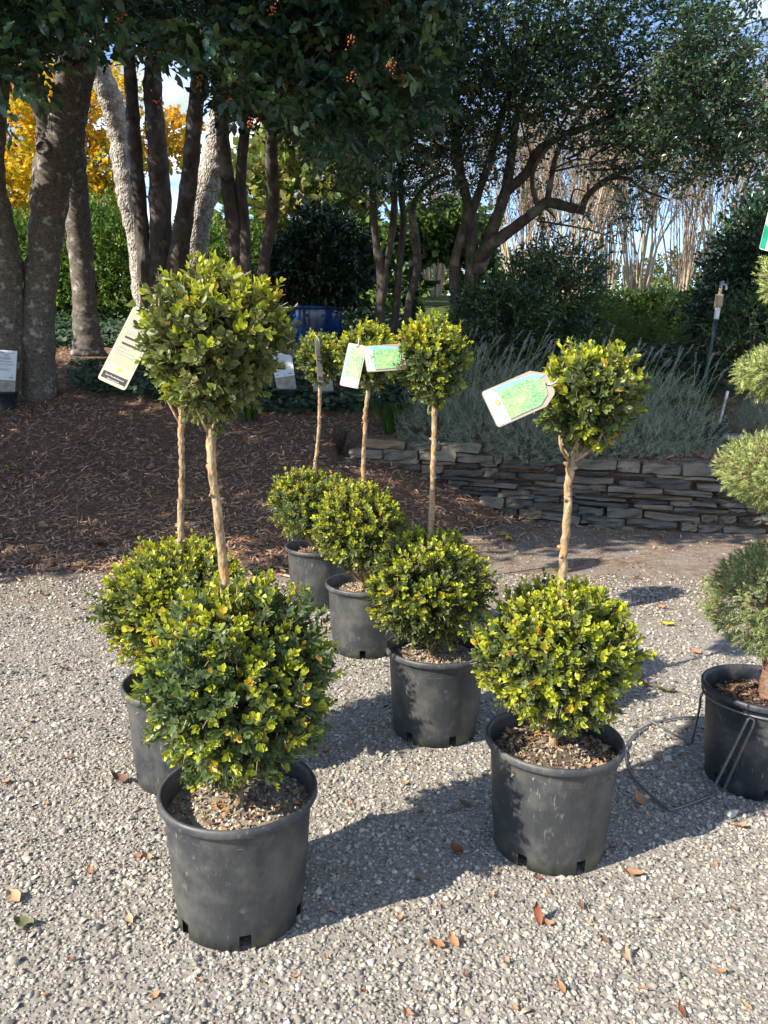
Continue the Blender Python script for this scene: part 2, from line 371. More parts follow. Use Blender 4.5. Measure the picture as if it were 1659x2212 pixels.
def smooth_path(pts, k=5):
    """Catmull-Rom through rows (x,y,z,r)"""
    P = np.asarray(pts, float); P = np.vstack([2 * P[0] - P[1], P, 2 * P[-1] - P[-2]]); out = []
    for i in range(1, len(P) - 2):
        for s in range(k):
            u = s / k; p0, p1, p2, p3 = P[i - 1], P[i], P[i + 1], P[i + 2]
            out.append(.5 * ((2 * p1) + (-p0 + p2) * u + (2 * p0 - 5 * p1 + 4 * p2 - p3) * u * u + (-p0 + 3 * p1 - 3 * p2 + p3) * u ** 3))
    out.append(P[-2]); out = np.array(out); out[:, 3] = np.maximum(out[:, 3], .0015); return out
def py_mesh(name, V, Fs, mat, parent=None, smooth=True):
    me = bpy.data.meshes.new(name); me.from_pydata([tuple(v) for v in V], [], [tuple(f) for f in Fs])
    if mat: me.materials.append(mat)
    if smooth: me.polygons.foreach_set('use_smooth', np.ones(len(me.polygons), dtype=bool))
    me.update(); return link(bpy.data.objects.new(name, me), parent)
def tube(name, rows, mat, parent=None, seg=10, wob=0.0, k=5, seed=0):
    S = smooth_path(rows, k); V, Fs = tube_arrays(S[:, :3], S[:, 3], seg, wob, seed); return py_mesh(name, V, Fs, mat, parent)
def box_mesh(name, size, loc, mat, parent=None, rot=(0, 0, 0), bev=.004):
    import bmesh
    bm = bmesh.new(); bmesh.ops.create_cube(bm, size=1.0)
    bmesh.ops.scale(bm, vec=size, verts=bm.verts)
    if bev: bmesh.ops.bevel(bm, geom=bm.edges[:], offset=bev, segments=1, affect='EDGES')
    me = bpy.data.meshes.new(name); bm.to_mesh(me); bm.free(); me.materials.append(mat)
    o = bpy.data.objects.new(name, me); o.location = loc; o.rotation_euler = rot; return link(o, parent)
def lathe(name, prof, seg, mat, parent=None, skip=None, close_bottom=False):
    V = []; Fs = []
    for (r, z) in prof:
        for j in range(seg):
            a = 2 * math.pi * j / seg; V.append((r * math.cos(a), r * math.sin(a), z))
    for i in range(len(prof) - 1):
        for j in range(seg):
            if skip and skip(i, j): continue
            k = (j + 1) % seg; Fs.append((i * seg + j, i * seg + k, (i + 1) * seg + k, (i + 1) * seg + j))
    if close_bottom: Fs.append(tuple((len(prof) - 1) * seg + j for j in range(seg)))
    return py_mesh(name, V, Fs, mat, parent)
def text_mesh(name, s, size, mat, parent, loc, rot=(0, 0, 0), align='CENTER', sx=1.0):
    cu = bpy.data.curves.new(name, 'FONT'); cu.body = s; cu.size = size; cu.align_x = align; cu.resolution_u = 2
    t = bpy.data.objects.new(name, cu); COL.objects.link(t); bpy.context.view_layer.update()
    me = bpy.data.meshes.new_from_object(t.evaluated_get(bpy.context.evaluated_depsgraph_get()))
    bpy.data.objects.remove(t); bpy.data.curves.remove(cu)
    me.name = name; me.materials.clear(); me.materials.append(mat)
    o = bpy.data.objects.new(name, me); o.location = loc; o.rotation_euler = rot; o.scale = (sx, 1, 1); return link(o, parent)
_ico = None
def ico(sub=1):
    import bmesh
    bm = bmesh.new(); bmesh.ops.create_icosphere(bm, subdivisions=sub, radius=1.0)
    V = np.array([v.co[:] for v in bm.verts]); Fs = [tuple(v.index for v in f.verts) for f in bm.faces]; bm.free(); return V, Fs
ICO = ico(1)
OCT = (np.array([[1, 0, 0], [0, 1, 0], [-1, 0, 0], [0, -1, 0], [0, 0, 1], [0, 0, -1.]]), [(0, 1, 4), (1, 2, 4), (2, 3, 4), (3, 0, 4), (1, 0, 5), (2, 1, 5), (3, 2, 5), (0, 3, 5)])
PEB = [(ICO[0] * (1 + np.random.default_rng(50 + i).uniform(-.28, .22, (12, 1))), ICO[1]) for i in range(7)]
PEBO = [(np.array([[1, 1, -.6], [-1, 1, -.6], [-1, -1, -.6], [1, -1, -.6], [.7, .6, .7], [-.6, .7, .6], [-.7, -.6, .75], [.6, -.7, .6]]) * .75 * (1 + np.random.default_rng(70 + i).uniform(-.3, .3, (8, 1))),
         [(4, 5, 6, 7), (0, 1, 5, 4), (1, 2, 6, 5), (2, 3, 7, 6), (3, 0, 4, 7)]) for i in range(5)]

PEBR = [(np.array([[1, .8, -.4], [-1, .9, -.4], [-.9, -.9, -.4], [1, -.8, -.4], [.45, .1, .75], [-.5, -.1, .65]]) * .8 * (1 + np.random.default_rng(80 + i).uniform(-.3, .3, (6, 1))), [(0, 1, 5, 4), (2, 3, 4, 5), (1, 2, 5), (3, 0, 4)]) for i in range(5)]
PEBA = []
for i in range(8):
    q_ = np.random.default_rng(90 + i); v_ = ICO[0].copy(); 
    for _ in range(9):     # chip flat facets off the ball
        nrm = unit(q_.normal(size=3)); h_ = q_.uniform(.35, .62); dd_ = v_ @ nrm; v_ = v_ - np.where(dd_ > h_, dd_ - h_, 0)[:, None] * nrm
    PEBA.append((v_ * 1.35 * (1 + q_.uniform(-.1, .1, (12, 1))), ICO[1]))

# ------------------------------------------------------------------ terrain
WALL_X = [-.55, -.38, 0, .4, .9, 1.4, 2.0, 2.6, 3.2, 3.8, 6]
WALL_Y = [7.75, 7.38, 7.25, 7.18, 7.04, 6.85, 6.58, 6.38, 6.30, 6.30, 6.5]
def wall_y(x): return np.interp(x, WALL_X, WALL_Y)
TN = SNoise(1.6, 5); TN2 = SNoise(5.0, 6)
def hill(y, edge):
    t = y - edge; z = .26 * (np.sqrt(t * t + .03) + t) / 2
    u = y - 15.0; return z - .17 * (np.sqrt(u * u + 1.0) + u) / 2
def terrain(x, y):
    x = np.asarray(x, float); y = np.asarray(y, float)
    P = np.stack([x, y, x * 0], -1)
    edge = np.interp(x, [-.6, 0, .5, 1.0, 1.6, 2.2], [4.78, 5.3, 6.05, 6.65, 7.3, 8.5]) + .06 * TN(P)
    front = hill(y, edge)
    back = np.maximum(hill(y, 4.78), .60 + .05 * TN(P * .7) * .5)
    z = np.where((x > -.5) & (y > wall_y(x) + .10), back, np.where(x > -.5, np.minimum(front, .45), front))
    far = np.clip((y - 7) / 2, 0, 1)
    z = np.where((x > -.5) & (y > wall_y(x) + .10), back, z)
    return z + (.012 * TN2(P) + .03 * TN(P) * far) * np.clip(z * 6, 0, 1)

g = bpy.data.meshes.new('ground')
gx = [-400, -40, -8, 8, 40, 400]; gy = [-300, -20, -2, 8, 40, 900]
GV = [(x, y, 0) for y in gy for x in gx]; GF = [(j * 6 + i, j * 6 + i + 1, (j + 1) * 6 + i + 1, (j + 1) * 6 + i) for j in range(5) for i in range(5)]
g.from_pydata(GV, [], GF); g.materials.append(M_GROUND); tag(link(bpy.data.objects.new('ground', g)), 'pale grey gravel ground of the sales yard', kind='structure')
xs = np.unique(np.concatenate([np.arange(-5, 5.01, .08), np.linspace(-60, -5, 36), np.linspace(5, 60, 36)]))
ys = np.unique(np.concatenate([np.arange(4.3, 11, .08), np.linspace(11, 30, 45), np.linspace(30, 140, 30)]))
XX, YY = np.meshgrid(xs, ys); ZZ = terrain(XX, YY) - .012
nx, ny = len(xs), len(ys); idx = np.arange(nx * ny).reshape(ny, nx)
q = np.stack([idx[:-1, :-1], idx[:-1, 1:], idx[1:, 1:], idx[1:, :-1]], -1).reshape(-1, 4)
bm_ = mesh_np('bank', np.stack([XX, YY, ZZ], -1).reshape(-1, 3), q.ravel(), np.arange(len(q)) * 4, np.full(len(q), 4), M_MULCH, None, True)
bank = link(bpy.data.objects.new('bank', bm_)); tag(bank, 'sloping garden bank covered in brown mulch', kind='structure')

# ------------------------------------------------------------------ gravel (uncountable)
POTS = [(-.341, 1.699), (-.640, 2.331), (.481, 1.983), (.201, 2.677), (-.083, 3.511), (-.366, 4.240), (1.242, 2.352)]
def scatter_gravel():
    A = Acc(); r = np.random.default_rng(3); dn = SNoise(1.7, 21); dn2 = SNoise(5.5, 22)
    def band(y0, y1, per, smin, smax, tmpl):
        w = .62 * y1 + .55; n = int(per * 2 * w * (y1 - y0))
        y = r.uniform(y0, y1, n); x = r.uniform(-w, w, n); P = np.stack([x, y, x * 0], -1)
        d = dn(P) * .6 + dn2(P) * .35
        keep = (r.uniform(-1.6, 1.0, n) < -.30 + .95 * (.95 - np.clip(d, -1, 1.5)) - np.clip((y - 3.75) * 1.15, 0, 2.4)) & (np.abs(x) < .52 * np.sqrt(y * y + 1.75) + .22)
        for (qx, qy) in POTS: keep &= (x - qx) ** 2 + (y - qy) ** 2 > .150 ** 2
        x, y = x[keep], y[keep]; n = len(x)
        s = r.uniform(smin, smax, n) * np.exp(r.normal(size=n) * .3)
        c = r.choice(4, n, p=[.36, .38, .16, .10]); base = np.array([[.52, .478, .405], [.39, .352, .295], [.23, .213, .188], [.41, .342, .265]])[c] * r.uniform(.75, 1.2, (n, 1))
        q0 = rand_dirs(n, r); q0[:, 2] = np.abs(q0[:, 2]) + .6; Z = unit(q0); X, Y, Z2 = leaf_axes(unit(np.cross(Z, rand_dirs(n, r))), Z)
        sc = np.stack([s * r.uniform(.75, 1.25, n), s * r.uniform(.75, 1.2, n), s * r.uniform(.5, .9, n)], 1)
        P = np.stack([x, y, s * r.uniform(-.05, .55, n)], -1); k = r.integers(0, len(tmpl), n)
        for t in range(len(tmpl)):
            m = k == t; A.inst(tmpl[t], P[m], X[m], Y[m], Z2[m], sc[m], base[m])
    band(1.15, 1.6, 10500, .0035, .0061, PEBO); band(1.6, 2.5, 9800, .0034, .006, PEBO)
    band(2.5, 3.8, 6200, .004, .007, PEBR)
    band(3.8, 4.9, 5500, .0045, .008, PEBR)
    # larger stones, loosely spread
    band(1.15, 4.2, 90, .0064, .0086, PEBA); band(1.15, 2.4, 5200, .0016, .003, PEBR)
    n = 20000; x = r.uniform(-3.0, 3.9, n); y = r.uniform(4.3, 7.0, n); keep = (terrain(x, y) < .03) & (y < wall_y(x) - .05) & (y < 7.2) & (r.uniform(size=n) < np.interp(y, [4.3, 5.2, 6.6], [1, .75, .45])) & (TN2(np.stack([x, y, x * 0], -1)) > -.9)
    x, y = x[keep], y[keep]; n = len(x); s = r.uniform(.0045, .0105, n); Z = rand_dirs(n, r); X, Y, Z = leaf_axes(unit(np.cross(Z, rand_dirs(n, r))), Z)
    col = np.array([[.52, .48, .42], [.22, .175, .135], [.11, .08, .06]])[r.choice(3, n, p=[.36, .34, .30])] * r.uniform(.7, 1.2, (n, 1))
    A.inst(PEBR[0], np.stack([x, y, terrain(x, y) + s * .2], -1), X, Y, Z, s, col)
    tag(A.build('gravel_stones', M_PEBBLE), 'loose grey and white gravel stones covering the yard', 'gravel', kind='stuff')
scatter_gravel()

def scatter_mulch():
    A = Acc(); r = np.random.default_rng(4); T = (np.array([[-.5, 0, 0], [.5, .0, 0], [.42, .5, .2], [-.42, .5, .2], [.3, 1, 0], [-.3, 1, .0]]), [(0, 1, 2, 3), (3, 2, 4, 5)])
    n = 46000; y = 4.55 + 6.5 * r.uniform(0, 1, n) ** 1.25; x = r.uniform(-1, 1, n) * (.56 * y + .5)
    z = terrain(x, y); edge = np.interp(x, [-.6, 0, .5, 1.0, 1.6, 2.2], [4.7, 5.1, 5.5, 5.7, 5.9, 6.0])
    bed = (x > -.5) & (y > wall_y(x) - .05)
    keep = (y > edge + r.normal(size=n) * .13) & ~(bed & (y < wall_y(x) + .14)) & ((z > .012) | (r.uniform(size=n) < .22)) & (x < 3.9)
    x, y, z = x[keep], y[keep], z[keep]; n = len(x)
    a = r.uniform(0, 6.28, n); d = unit(np.stack([np.cos(a), np.sin(a), r.normal(size=n) * .22 + .26 * np.sin(a)], -1))
    nn = unit(np.stack([r.normal(size=n) * .35, r.normal(size=n) * .35 - .25, np.ones(n)], -1)); X, Y, Z = leaf_axes(d, nn)
    L = r.uniform(.025, .075, n); Wd = r.uniform(.006, .016, n)
    c = r.choice(4, n, p=[.42, .33, .17, .08]); col = np.array([[.46, .275, .17], [.32, .18, .11], [.58, .385, .25], [.66, .50, .37]])[c] * r.uniform(.7, 1.25, (n, 1))
    A.inst(T, np.stack([x, y, z + r.uniform(0, .012, n)], -1), X, Y, Z, np.stack([Wd, L, L * .2], 1), col)
    m = 26000; y = 5.2 + 6 * r.uniform(0, 1, m); x = r.uniform(-1, 1, m) * (.56 * y + .5); z = terrain(x, y); keep = (z > .02) & ~((x > -.5) & (y > wall_y(x) - .05) & (y < wall_y(x) + .14)) & (x < 3.9)
    x, y, z = x[keep], y[keep], z[keep]; m = len(x); a = r.uniform(0, 6.28, m)
    d = unit(np.stack([np.cos(a), np.sin(a), r.normal(size=m) * .1 + .26 * np.sin(a)], -1)); X, Y, Z = leaf_axes(d, np.tile([0, -.25, 1.0], (m, 1)))
    A.inst(L_NARROW, np.stack([x, y, z + r.uniform(.004, .018, m)], -1), X, Y, Z, np.stack([np.full(m, .022), r.uniform(.06, .16, m), np.full(m, .05)], 1), np.array([.36, .19, .10]) * r.uniform(.5, 1.2, (m, 1)))
    tag(A.build('bark_mulch', M_CHIP), 'brown bark chips and pine straw on the bank', 'mulch', kind='stuff')
scatter_mulch()

# ------------------------------------------------------------------ dry stone wall
def build_wall():
    root = empty('dry_stone_wall', (1.6, 6.7, 0)); tag(root, 'low curved dry stacked slate wall holding up the lavender bed', 'stone wall')
    r = random.Random(5); base = Vector((1.6, 6.7, 0)); meshes = []
    for t in range(9):
        rr = np.random.default_rng(300 + t)
        # a rough slab: 3x2x2 grid box, chipped corners
        gx_, gz_ = np.linspace(-.5, .5, 5), np.array([-.5, -.1, .3, .5]); V = []; Fs = []
        for yy in (-.5, .5):
            for z in gz_:
                for x in gx_:
                    e = 1 - .10 * (abs(x) > .45) * rr.uniform(0, 1.6)
                    V.append((x * (1 - .06 * rr.uniform(0, 1) * (abs(z) > .45)), yy + (rr.normal() * .07 if yy < 0 else 0) * (1.0), z * e + rr.normal() * .05))
        W_, H_ = 5, 4; n = W_ * H_
        for k in range(H_ - 1):
            for i in range(W_ - 1):
                a = k * W_ + i; Fs.append((a, a + 1, a + 1 + W_, a + W_)); Fs.append((n + a + 1, n + a, n + a + W_, n + a + 1 + W_))
        for i in range(W_ - 1):
            Fs.append((i + 1, i, n + i, n + i + 1)); a = (H_ - 1) * W_ + i; Fs.append((a, a + 1, n + a + 1, n + a))
        for k in range(H_ - 1):
            a = k * W_; Fs.append((a, a + W_, n + a + W_, n + a)); a = k * W_ + W_ - 1; Fs.append((a + W_, a, n + a, n + a + W_))
        me = bpy.data.meshes.new('stone'); me.from_pydata(V, [], Fs); me.materials.append(M_STONE); me.update(); meshes.append(me)
    # path samples
    px = np.linspace(-.5, 3.9, 400); py = wall_y(px); ds = np.concatenate([[0], np.cumsum(np.hypot(np.diff(px), np.diff(py)))]); Lw = ds[-1]
    z = -.03; course = 0
    while z < .66:
        h = r.choice([r.uniform(.035, .055), r.uniform(.055, .095)]); s = -r.uniform(0, .2)
        while s < Lw - .05:
            L = r.choice([r.uniform(.10, .24), r.uniform(.22, .52), r.uniform(.3, .5)])
            hh = h * r.choice([r.uniform(.62, .8), r.uniform(.85, 1.02), r.uniform(.9, 1.08)]); sm = s + L / 2
            x = np.interp(sm, ds, px); y = np.interp(sm, ds, py)
            x2 = np.interp(sm + .1, ds, px); y2 = np.interp(sm + .1, ds, py); ang = math.atan2(y2 - y, x2 - x)
            top = float(np.interp(x, [-.5, -.2, .2, 1.0, 2.0, 3.9], [.50, .66, .68, .66, .63, .61])); gz = float(terrain(x, y - .12))
            if z + hh < top + .02 and z + hh > gz - .01:
                o = bpy.data.objects.new('stone', r.choice(meshes)); link(o, root)
                bat = .05 * (z / .6)
                o.location = Vector((x - math.sin(ang) * (bat + r.uniform(-.04, .035)), y + math.cos(ang) * (bat + r.uniform(-.04, .035)), z + hh / 2)) - base
                o.scale = (max(L - r.uniform(.004, .02), .08), r.uniform(.20, .27), max(hh - r.uniform(0.001, .007), .022))
                o.rotation_euler = (r.uniform(-.05, .03), r.gauss(0, .03), ang + r.uniform(-.1, .1))
            s += L
        z += h; course += 1
    # packed soil behind the faces fills the joints
    V = []; Fs = []
    for i, x in enumerate(np.linspace(-.45, 3.9, 60)):
        y = float(wall_y(x)); tp = float(np.interp(x, [-.5, -.2, .2, 1.0, 2.0, 3.9], [.46, .62, .64, .62, .59, .57]))
        V += [(x - base.x, y - .045 - base.y, -.05), (x - base.x, y + .01 - base.y, tp), (x - base.x, y + .16 - base.y, tp), (x - base.x, y + .16 - base.y, -.05)]
        if i:
            a = (i - 1) * 4; b = i * 4
            Fs += [(a, b, b + 1, a + 1), (a + 1, b + 1, b + 2, a + 2), (a + 2, b + 2, b + 3, a + 3)]
    py_mesh('packed_soil', V, Fs, M_MULCH, root, False)
build_wall()

# ------------------------------------------------------------------ nursery pots with soil
RIM_R, POT_H, BASE_R = .19, .327, .153
def make_pot(root, mat, seed, soil_kind, rot=0.0, s=1.0):
    seg = 72; prof = [(BASE_R - .012, .0), (BASE_R, .002), (BASE_R + .002, .040), (.160, .07), (.1735, POT_H - .045), (.1765, POT_H - .024), (.188, POT_H - .022), (.190, POT_H - .018), (.190, POT_H - .007),
                      (.187, POT_H - .002), (.183, POT_H), (.178, POT_H - .003), (.175, POT_H - .018), (.172, POT_H - .04), (.1585, .07), (.148, .046), (.0, .044)]
    notch = {0, 1, 12, 13, 24, 25, 36, 37, 48, 49, 60, 61}
    V = []; Fs = []
    for (rr, z) in prof:
        for j in range(seg):
            a = 2 * math.pi * j / seg; V.append((rr * math.cos(a) * s, rr * math.sin(a) * s, z * s))
    for i in range(len(prof) - 1):
        for j in range(seg):
            if i in (0, 1) and j in notch: continue
            k = (j + 1) % seg; Fs.append((i * seg + j, i * seg + k, (i + 1) * seg + k, (i + 1) * seg + j))
    o = py_mesh('pot', V, Fs, mat, root); o.rotation_euler = (0, 0, rot); o.location = (0, 0, .004)
    # soil: lumpy disc with grit, bark and dead leaves on top
    r = np.random.default_rng(seed); A = Acc(); ns = SNoise(14, seed); sz = POT_H - .052
    cen = {'grit': (.30, .25, .19), 'bark': (.085, .06, .042), 'litter': (.14, .105, .075)}[soil_kind]
    rings = 9; sg = 32; SV = [(0, 0, sz + .018)]; SF = []
    for i in range(1, rings + 1):
        for j in range(sg):
            a = 2 * math.pi * j / sg; q = .1735 * i / rings; SV.append((q * math.cos(a), q * math.sin(a), sz + .016 * (1 - (i / rings) ** 2)))
    SV = np.array(SV); SV[:, 2] += ns(SV) * .006
    for j in range(sg): SF.append((0, 1 + j, 1 + (j + 1) % sg))
    for i in range(rings - 1):
        for j in range(sg): a = 1 + i * sg; k = (j + 1) % sg; SF.append((a + j, a + sg + j, a + sg + k, a + k))
    A.add(SV * s, SF, cen)
    n = 1000; q = .168 * np.sqrt(r.uniform(0, 1, n)); a = r.uniform(0, 6.28, n); P = np.stack([q * np.cos(a), q * np.sin(a), sz + .017 * (1 - (q / .17) ** 2)], -1); P[:, 2] += ns(P) * .006 + .001
    pal = {'grit': [[.62, .54, .42], [.48, .40, .30], [.20, .14, .10], [.72, .68, .6]], 'bark': [[.12, .075, .05], [.20, .13, .09], [.07, .05, .035], [.5, .47, .42]], 'litter': [[.45, .35, .25], [.26, .18, .12], [.50, .45, .37], [.16, .12, .10]]}[soil_kind]
    c = np.array(pal)[r.choice(4, n, p=[.38, .3, .22, .10])] * r.uniform(.75, 1.2, (n, 1)); Z = rand_dirs(n, r); X, Y, Z = leaf_axes(unit(np.cross(Z, rand_dirs(n, r))), Z)
    A.inst(PEBR[1], P * s, X, Y, Z, r.uniform(.0026, .006, n) * s, c)
    n = {'grit': 130, 'bark': 330, 'litter': 420}[soil_kind]; q = .16 * np.sqrt(r.uniform(0, 1, n)); a = r.uniform(0, 6.28, n); P = np.stack([q * np.cos(a), q * np.sin(a), sz + .021 * (1 - (q / .17) ** 2) + r.uniform(0, .008, n)], -1)
    b = r.uniform(0, 6.28, n); d = unit(np.stack([np.cos(b), np.sin(b), r.normal(size=n) * .3], -1)); X, Y, Z = leaf_axes(d, unit(np.stack([r.normal(size=n) * .4, r.normal(size=n) * .4, np.ones(n)], -1)))
    pal2 = {'grit': [[.45, .22, .09], [.28, .17, .11], [.5, .36, .2]], 'bark': [[.16, .09, .055], [.10, .065, .045], [.26, .17, .11]], 'litter': [[.48, .25, .12], [.34, .25, .18], [.52, .40, .28]]}[soil_kind]
    c = np.array(pal2)[r.integers(0, 3, n)] * r.uniform(.7, 1.2, (n, 1)); L = r.uniform(.014, .034, n)
    A.inst(L_FOLD, P * s, X, Y, Z, np.stack([L * r.uniform(.5, 1.0, n), L, L], 1), c)
    so_ = A.build('soil', M_CHIP, root); so_['kind'] = 'stuff'
    return o

# ------------------------------------------------------------------ boxwood topiaries
def ball_leaves(A, T, r, c, rad, nspr, leaf, fresh, seed, tear=0.0, tone=1.0, warm=.15):
    """sprigs of opposite leaves filling a clipped ball; A leaves, T twigs"""
    nz = SNoise(2.6, seed); fz = SNoise(3.2, seed + 1); c = np.array(c); rad = np.array(rad)
    u = rand_dirs(nspr, r); bumpy = 1 + .085 * nz(u) + .05 * SNoise(6.5, seed + 3)(u)
    rho = r.uniform(.62, 1.0, nspr); deep = r.uniform(size=nspr) < .30; rho[deep] = r.uniform(.2, .6, deep.sum())
    sh = u.copy()
    if tear > 0:
        f = 1 - tear * np.clip(-u[:, 2], 0, 1) ** 1.1; sh[:, :2] *= f[:, None]
    p0 = c + sh * rad * (rho * bumpy)[:, None]
    d = unit(u * .85 + np.array([0, 0, .38]) + r.normal(size=(nspr, 3)) * .33)
    L = r.uniform(.8, 1.25, nspr) * leaf * 2.05
    # the outermost stray shoots
    st = r.uniform(size=nspr) < .05; L[st] *= 1.45
    isf = (r.uniform(-.9, .9, nspr) + fz(u) * .65 - u[:, 2] * .75 < fresh) & (rho > .5)
    K = 4
    side = unit(np.cross(d, rand_dirs(nspr, r))); side2 = np.cross(d, side)
    greens = np.array([[.115, .158, .062], [.092, .136, .058], [.145, .184, .082], [.080, .118, .052]])
    gcol = greens[r.integers(0, 4, nspr)] * r.uniform(.8, 1.25, (nspr, 1)) * np.asarray(tone)
    yel = np.array([.41, .47, .042]) * r.uniform(.75, 1.15, (nspr, 1)) + np.array([.12, -.06, 0]) * (r.uniform(size=(nspr, 1)) < warm)
    mids = np.array([.15, .22, .045])
    for k in range(K + 1):
        t = (k + .6) / (K + .6); base = p0 + d * (L * t)[:, None]
        sz = leaf * (1.0 if k < K - 1 else (.92 if k < K else .66)) * r.uniform(.72, 1.12, nspr)
        wgt = np.clip((k - 1.0) / 1.9, 0, 1)
        fr = isf[:, None] * wgt
        col = gcol * (1 - fr) + yel * fr
        if k >= K - 1: 
            hf = (~isf & (r.uniform(size=nspr) < .5))[:, None]; col = np.where(hf, col * .45 + mids * .55, col)
        for sg in (-1, 1):
            sd_ = (side if k % 2 == 0 else side2) * sg
            up = .62 + .45 * (k / K) + r.normal(size=nspr) * .16
            ld = unit(d * up[:, None] + sd_ * (.92 - .36 * k / K) + r.normal(size=(nspr, 3)) * .14)
            X, Y, Z = leaf_axes(ld, unit(d - sd_ * .3 + r.normal(size=(nspr, 3)) * .2))
            keep = r.uniform(size=nspr) < .93
            cc = col * r.uniform(.85, 1.15, (nspr, 1)); old = (r.uniform(size=nspr) < .004)[:, None]; cc = np.where(old, np.array([.40, .22, .06]), cc)
            wd = sz * r.uniform(.92, 1.2, nspr)
            s3 = np.stack([wd, sz, sz * r.uniform(.5, 1.6, nspr)], 1); ko, kd = keep & ~deep, keep & deep
            A.inst(L_BOX, base[ko], X[ko], Y[ko], Z[ko], s3[ko], cc[ko], F_BOX); A.inst(L_DIA, base[kd], X[kd], Y[kd], Z[kd], s3[kd], cc[kd])
    # twigs as thin three sided prisms
    X, Y, Z = leaf_axes(d, side); TW = (np.array([[-1, 0, -.6], [1, 0, -.6], [0, 0, 1], [-.5, 1, -.3], [.5, 1, -.3], [0, 1, .5]]), [(0, 1, 4, 3), (1, 2, 5, 4), (2, 0, 3, 5)])
    T.inst(TW, p0 - d * .02, X, Y, Z, np.stack([np.full(nspr, .0013), L + .02, np.full(nspr, .0013)], 1), np.array([.22, .17, .09]) * r.uniform(.7, 1.2, (nspr, 1)))
    # dry clipped stubs
    m = int(nspr * .12); j = r.integers(0, nspr, m); us = sh[j] * rad * bumpy[j][:, None] + u[j] * leaf * 1.1; ps = c + us * (r.uniform(.88, 1.0, m))[:, None]; dd = unit(u[j] + r.normal(size=(m, 3)) * .5); X, Y, Z = leaf_axes(dd, rand_dirs(m, r))
    T.inst(TW, ps, X, Y, Z, np.stack([np.full(m, .0011), r.uniform(.012, .028, m), np.full(m, .0011)], 1), np.array([.52, .42, .28]) * r.uniform(.7, 1.2, (m, 1)))

def boughs(root, r, top, c, rad, n, rb, tear=.5):
    """branches from the stem head up into the ball, each a part"""
    for i in range(n):
        a = 6.283 * i / n + r.uniform(-.4, .4); e = np.array([math.cos(a) * rad[0] * r.uniform(.25, .55), math.sin(a) * rad[1] * r.uniform(.25, .55), r.uniform(-.35, .35) * rad[2]]) + c
        m = (top + e) / 2 + np.array([math.cos(a) * .02, math.sin(a) * .02, -.012])
        tube('branch', [(*top, rb), (*m, rb * .75), (*e, rb * .4)], M_BARK_B, root, 6, .12, 4, i)

def topiary(px, py, D, label, seed):
    """D: world boxes in metres for the two balls"""
    r = np.random.default_rng(seed); root = empty('boxwood_topiary', (px, py, 0)); tag(root, label, 'topiary', 'two tier boxwood topiaries in nursery pots')
    make_pot(root, M_POT, seed, D.get('soil', 'grit'), D.get('rot', 0.0))
    o = np.array([px, py, 0.0])
    lc, lr, tc, tr = np.array(D['low']) - o, np.array(D['low_r']), np.array(D['top']) - o, np.array(D['top_r'])
    sb, stp = np.array([0, 0, POT_H - .06]), (np.array(D['head']) - o if 'head' in D else tc - np.array([0, 0, tr[2] * .93])); sb[:2] = D.get('foot', (lc[0] * .5, lc[1] * .5))
    mid = np.array(D['mid']) - o if 'mid' in D else (lc + stp) / 2
    rs = D.get('stem_r', .0105)
    rows = [(*sb, rs * 1.25), (*(lc + (sb - lc) * .3), rs * 1.15), (*((lc + mid) / 2), rs * 1.08), (*mid, rs), (*((mid + stp) / 2 + r.normal(size=3) * .004), rs * .95), (*stp, rs * 1.05), (*(stp + (tc - stp) * .55), rs * .7)]
    S = smooth_path(rows, 9); V, Fs = tube_arrays(S[:, :3] + r.normal(size=(len(S), 3)) * .0012, S[:, 3] * .9 * r.uniform(.94, 1.08, len(S)), 12, .04, seed); py_mesh('stem', V, Fs, M_BARK_B, root)
    # pruning knots on the stem
    for i in range(9):
        j = r.integers(len(S) // 4, int(len(S) * .85)); a = r.uniform(0, 6.28); dv = np.array([math.cos(a), math.sin(a), .35]); b0 = S[j, :3]
        tube('knot', [(*(b0 + dv * S[j, 3] * .5), S[j, 3] * .55), (*(b0 + dv * S[j, 3] * 1.25), S[j, 3] * .42), (*(b0 + dv * S[j, 3] * 1.6), S[j, 3] * .22)], M_BARK_B, root, 6, .15, 2, i)
    boughs(root, r, stp, tc, tr, 5, rs * .42); boughs(root, r, sb + np.array([0, 0, .05]), lc, lr, 6, rs * .6)
    lf = D.get('leaf', .026); dens = D.get('dens', 1.0); tone = D.get('tone', 1.0)
    for nm, c, rd, nsp, fr, te, s2 in (('lower_foliage', lc, lr, int(2100 * dens), D['fresh'][0], .05, 1), ('upper_foliage', tc, tr, int(900 * dens * D.get('topd', 1)), D['fresh'][1], D.get('tear', .45), 2)):
        A = Acc(); T = Acc(); ball_leaves(A, T, r, c, rd - lf * 2.0, nsp, lf * (1.0 if s2 == 2 else .93), fr, seed + s2, te, D.get('tones', (tone, tone))[s2 - 1], D.get('warm', .05))
        f = A.build(nm, M_BOX, root, True); f['kind'] = 'stuff'
        t = T.build('twigs', M_CHIP, f); t['kind'] = 'stuff'
    return root
def W3(X, Y, y): return tuple(at_y(X, Y, y))
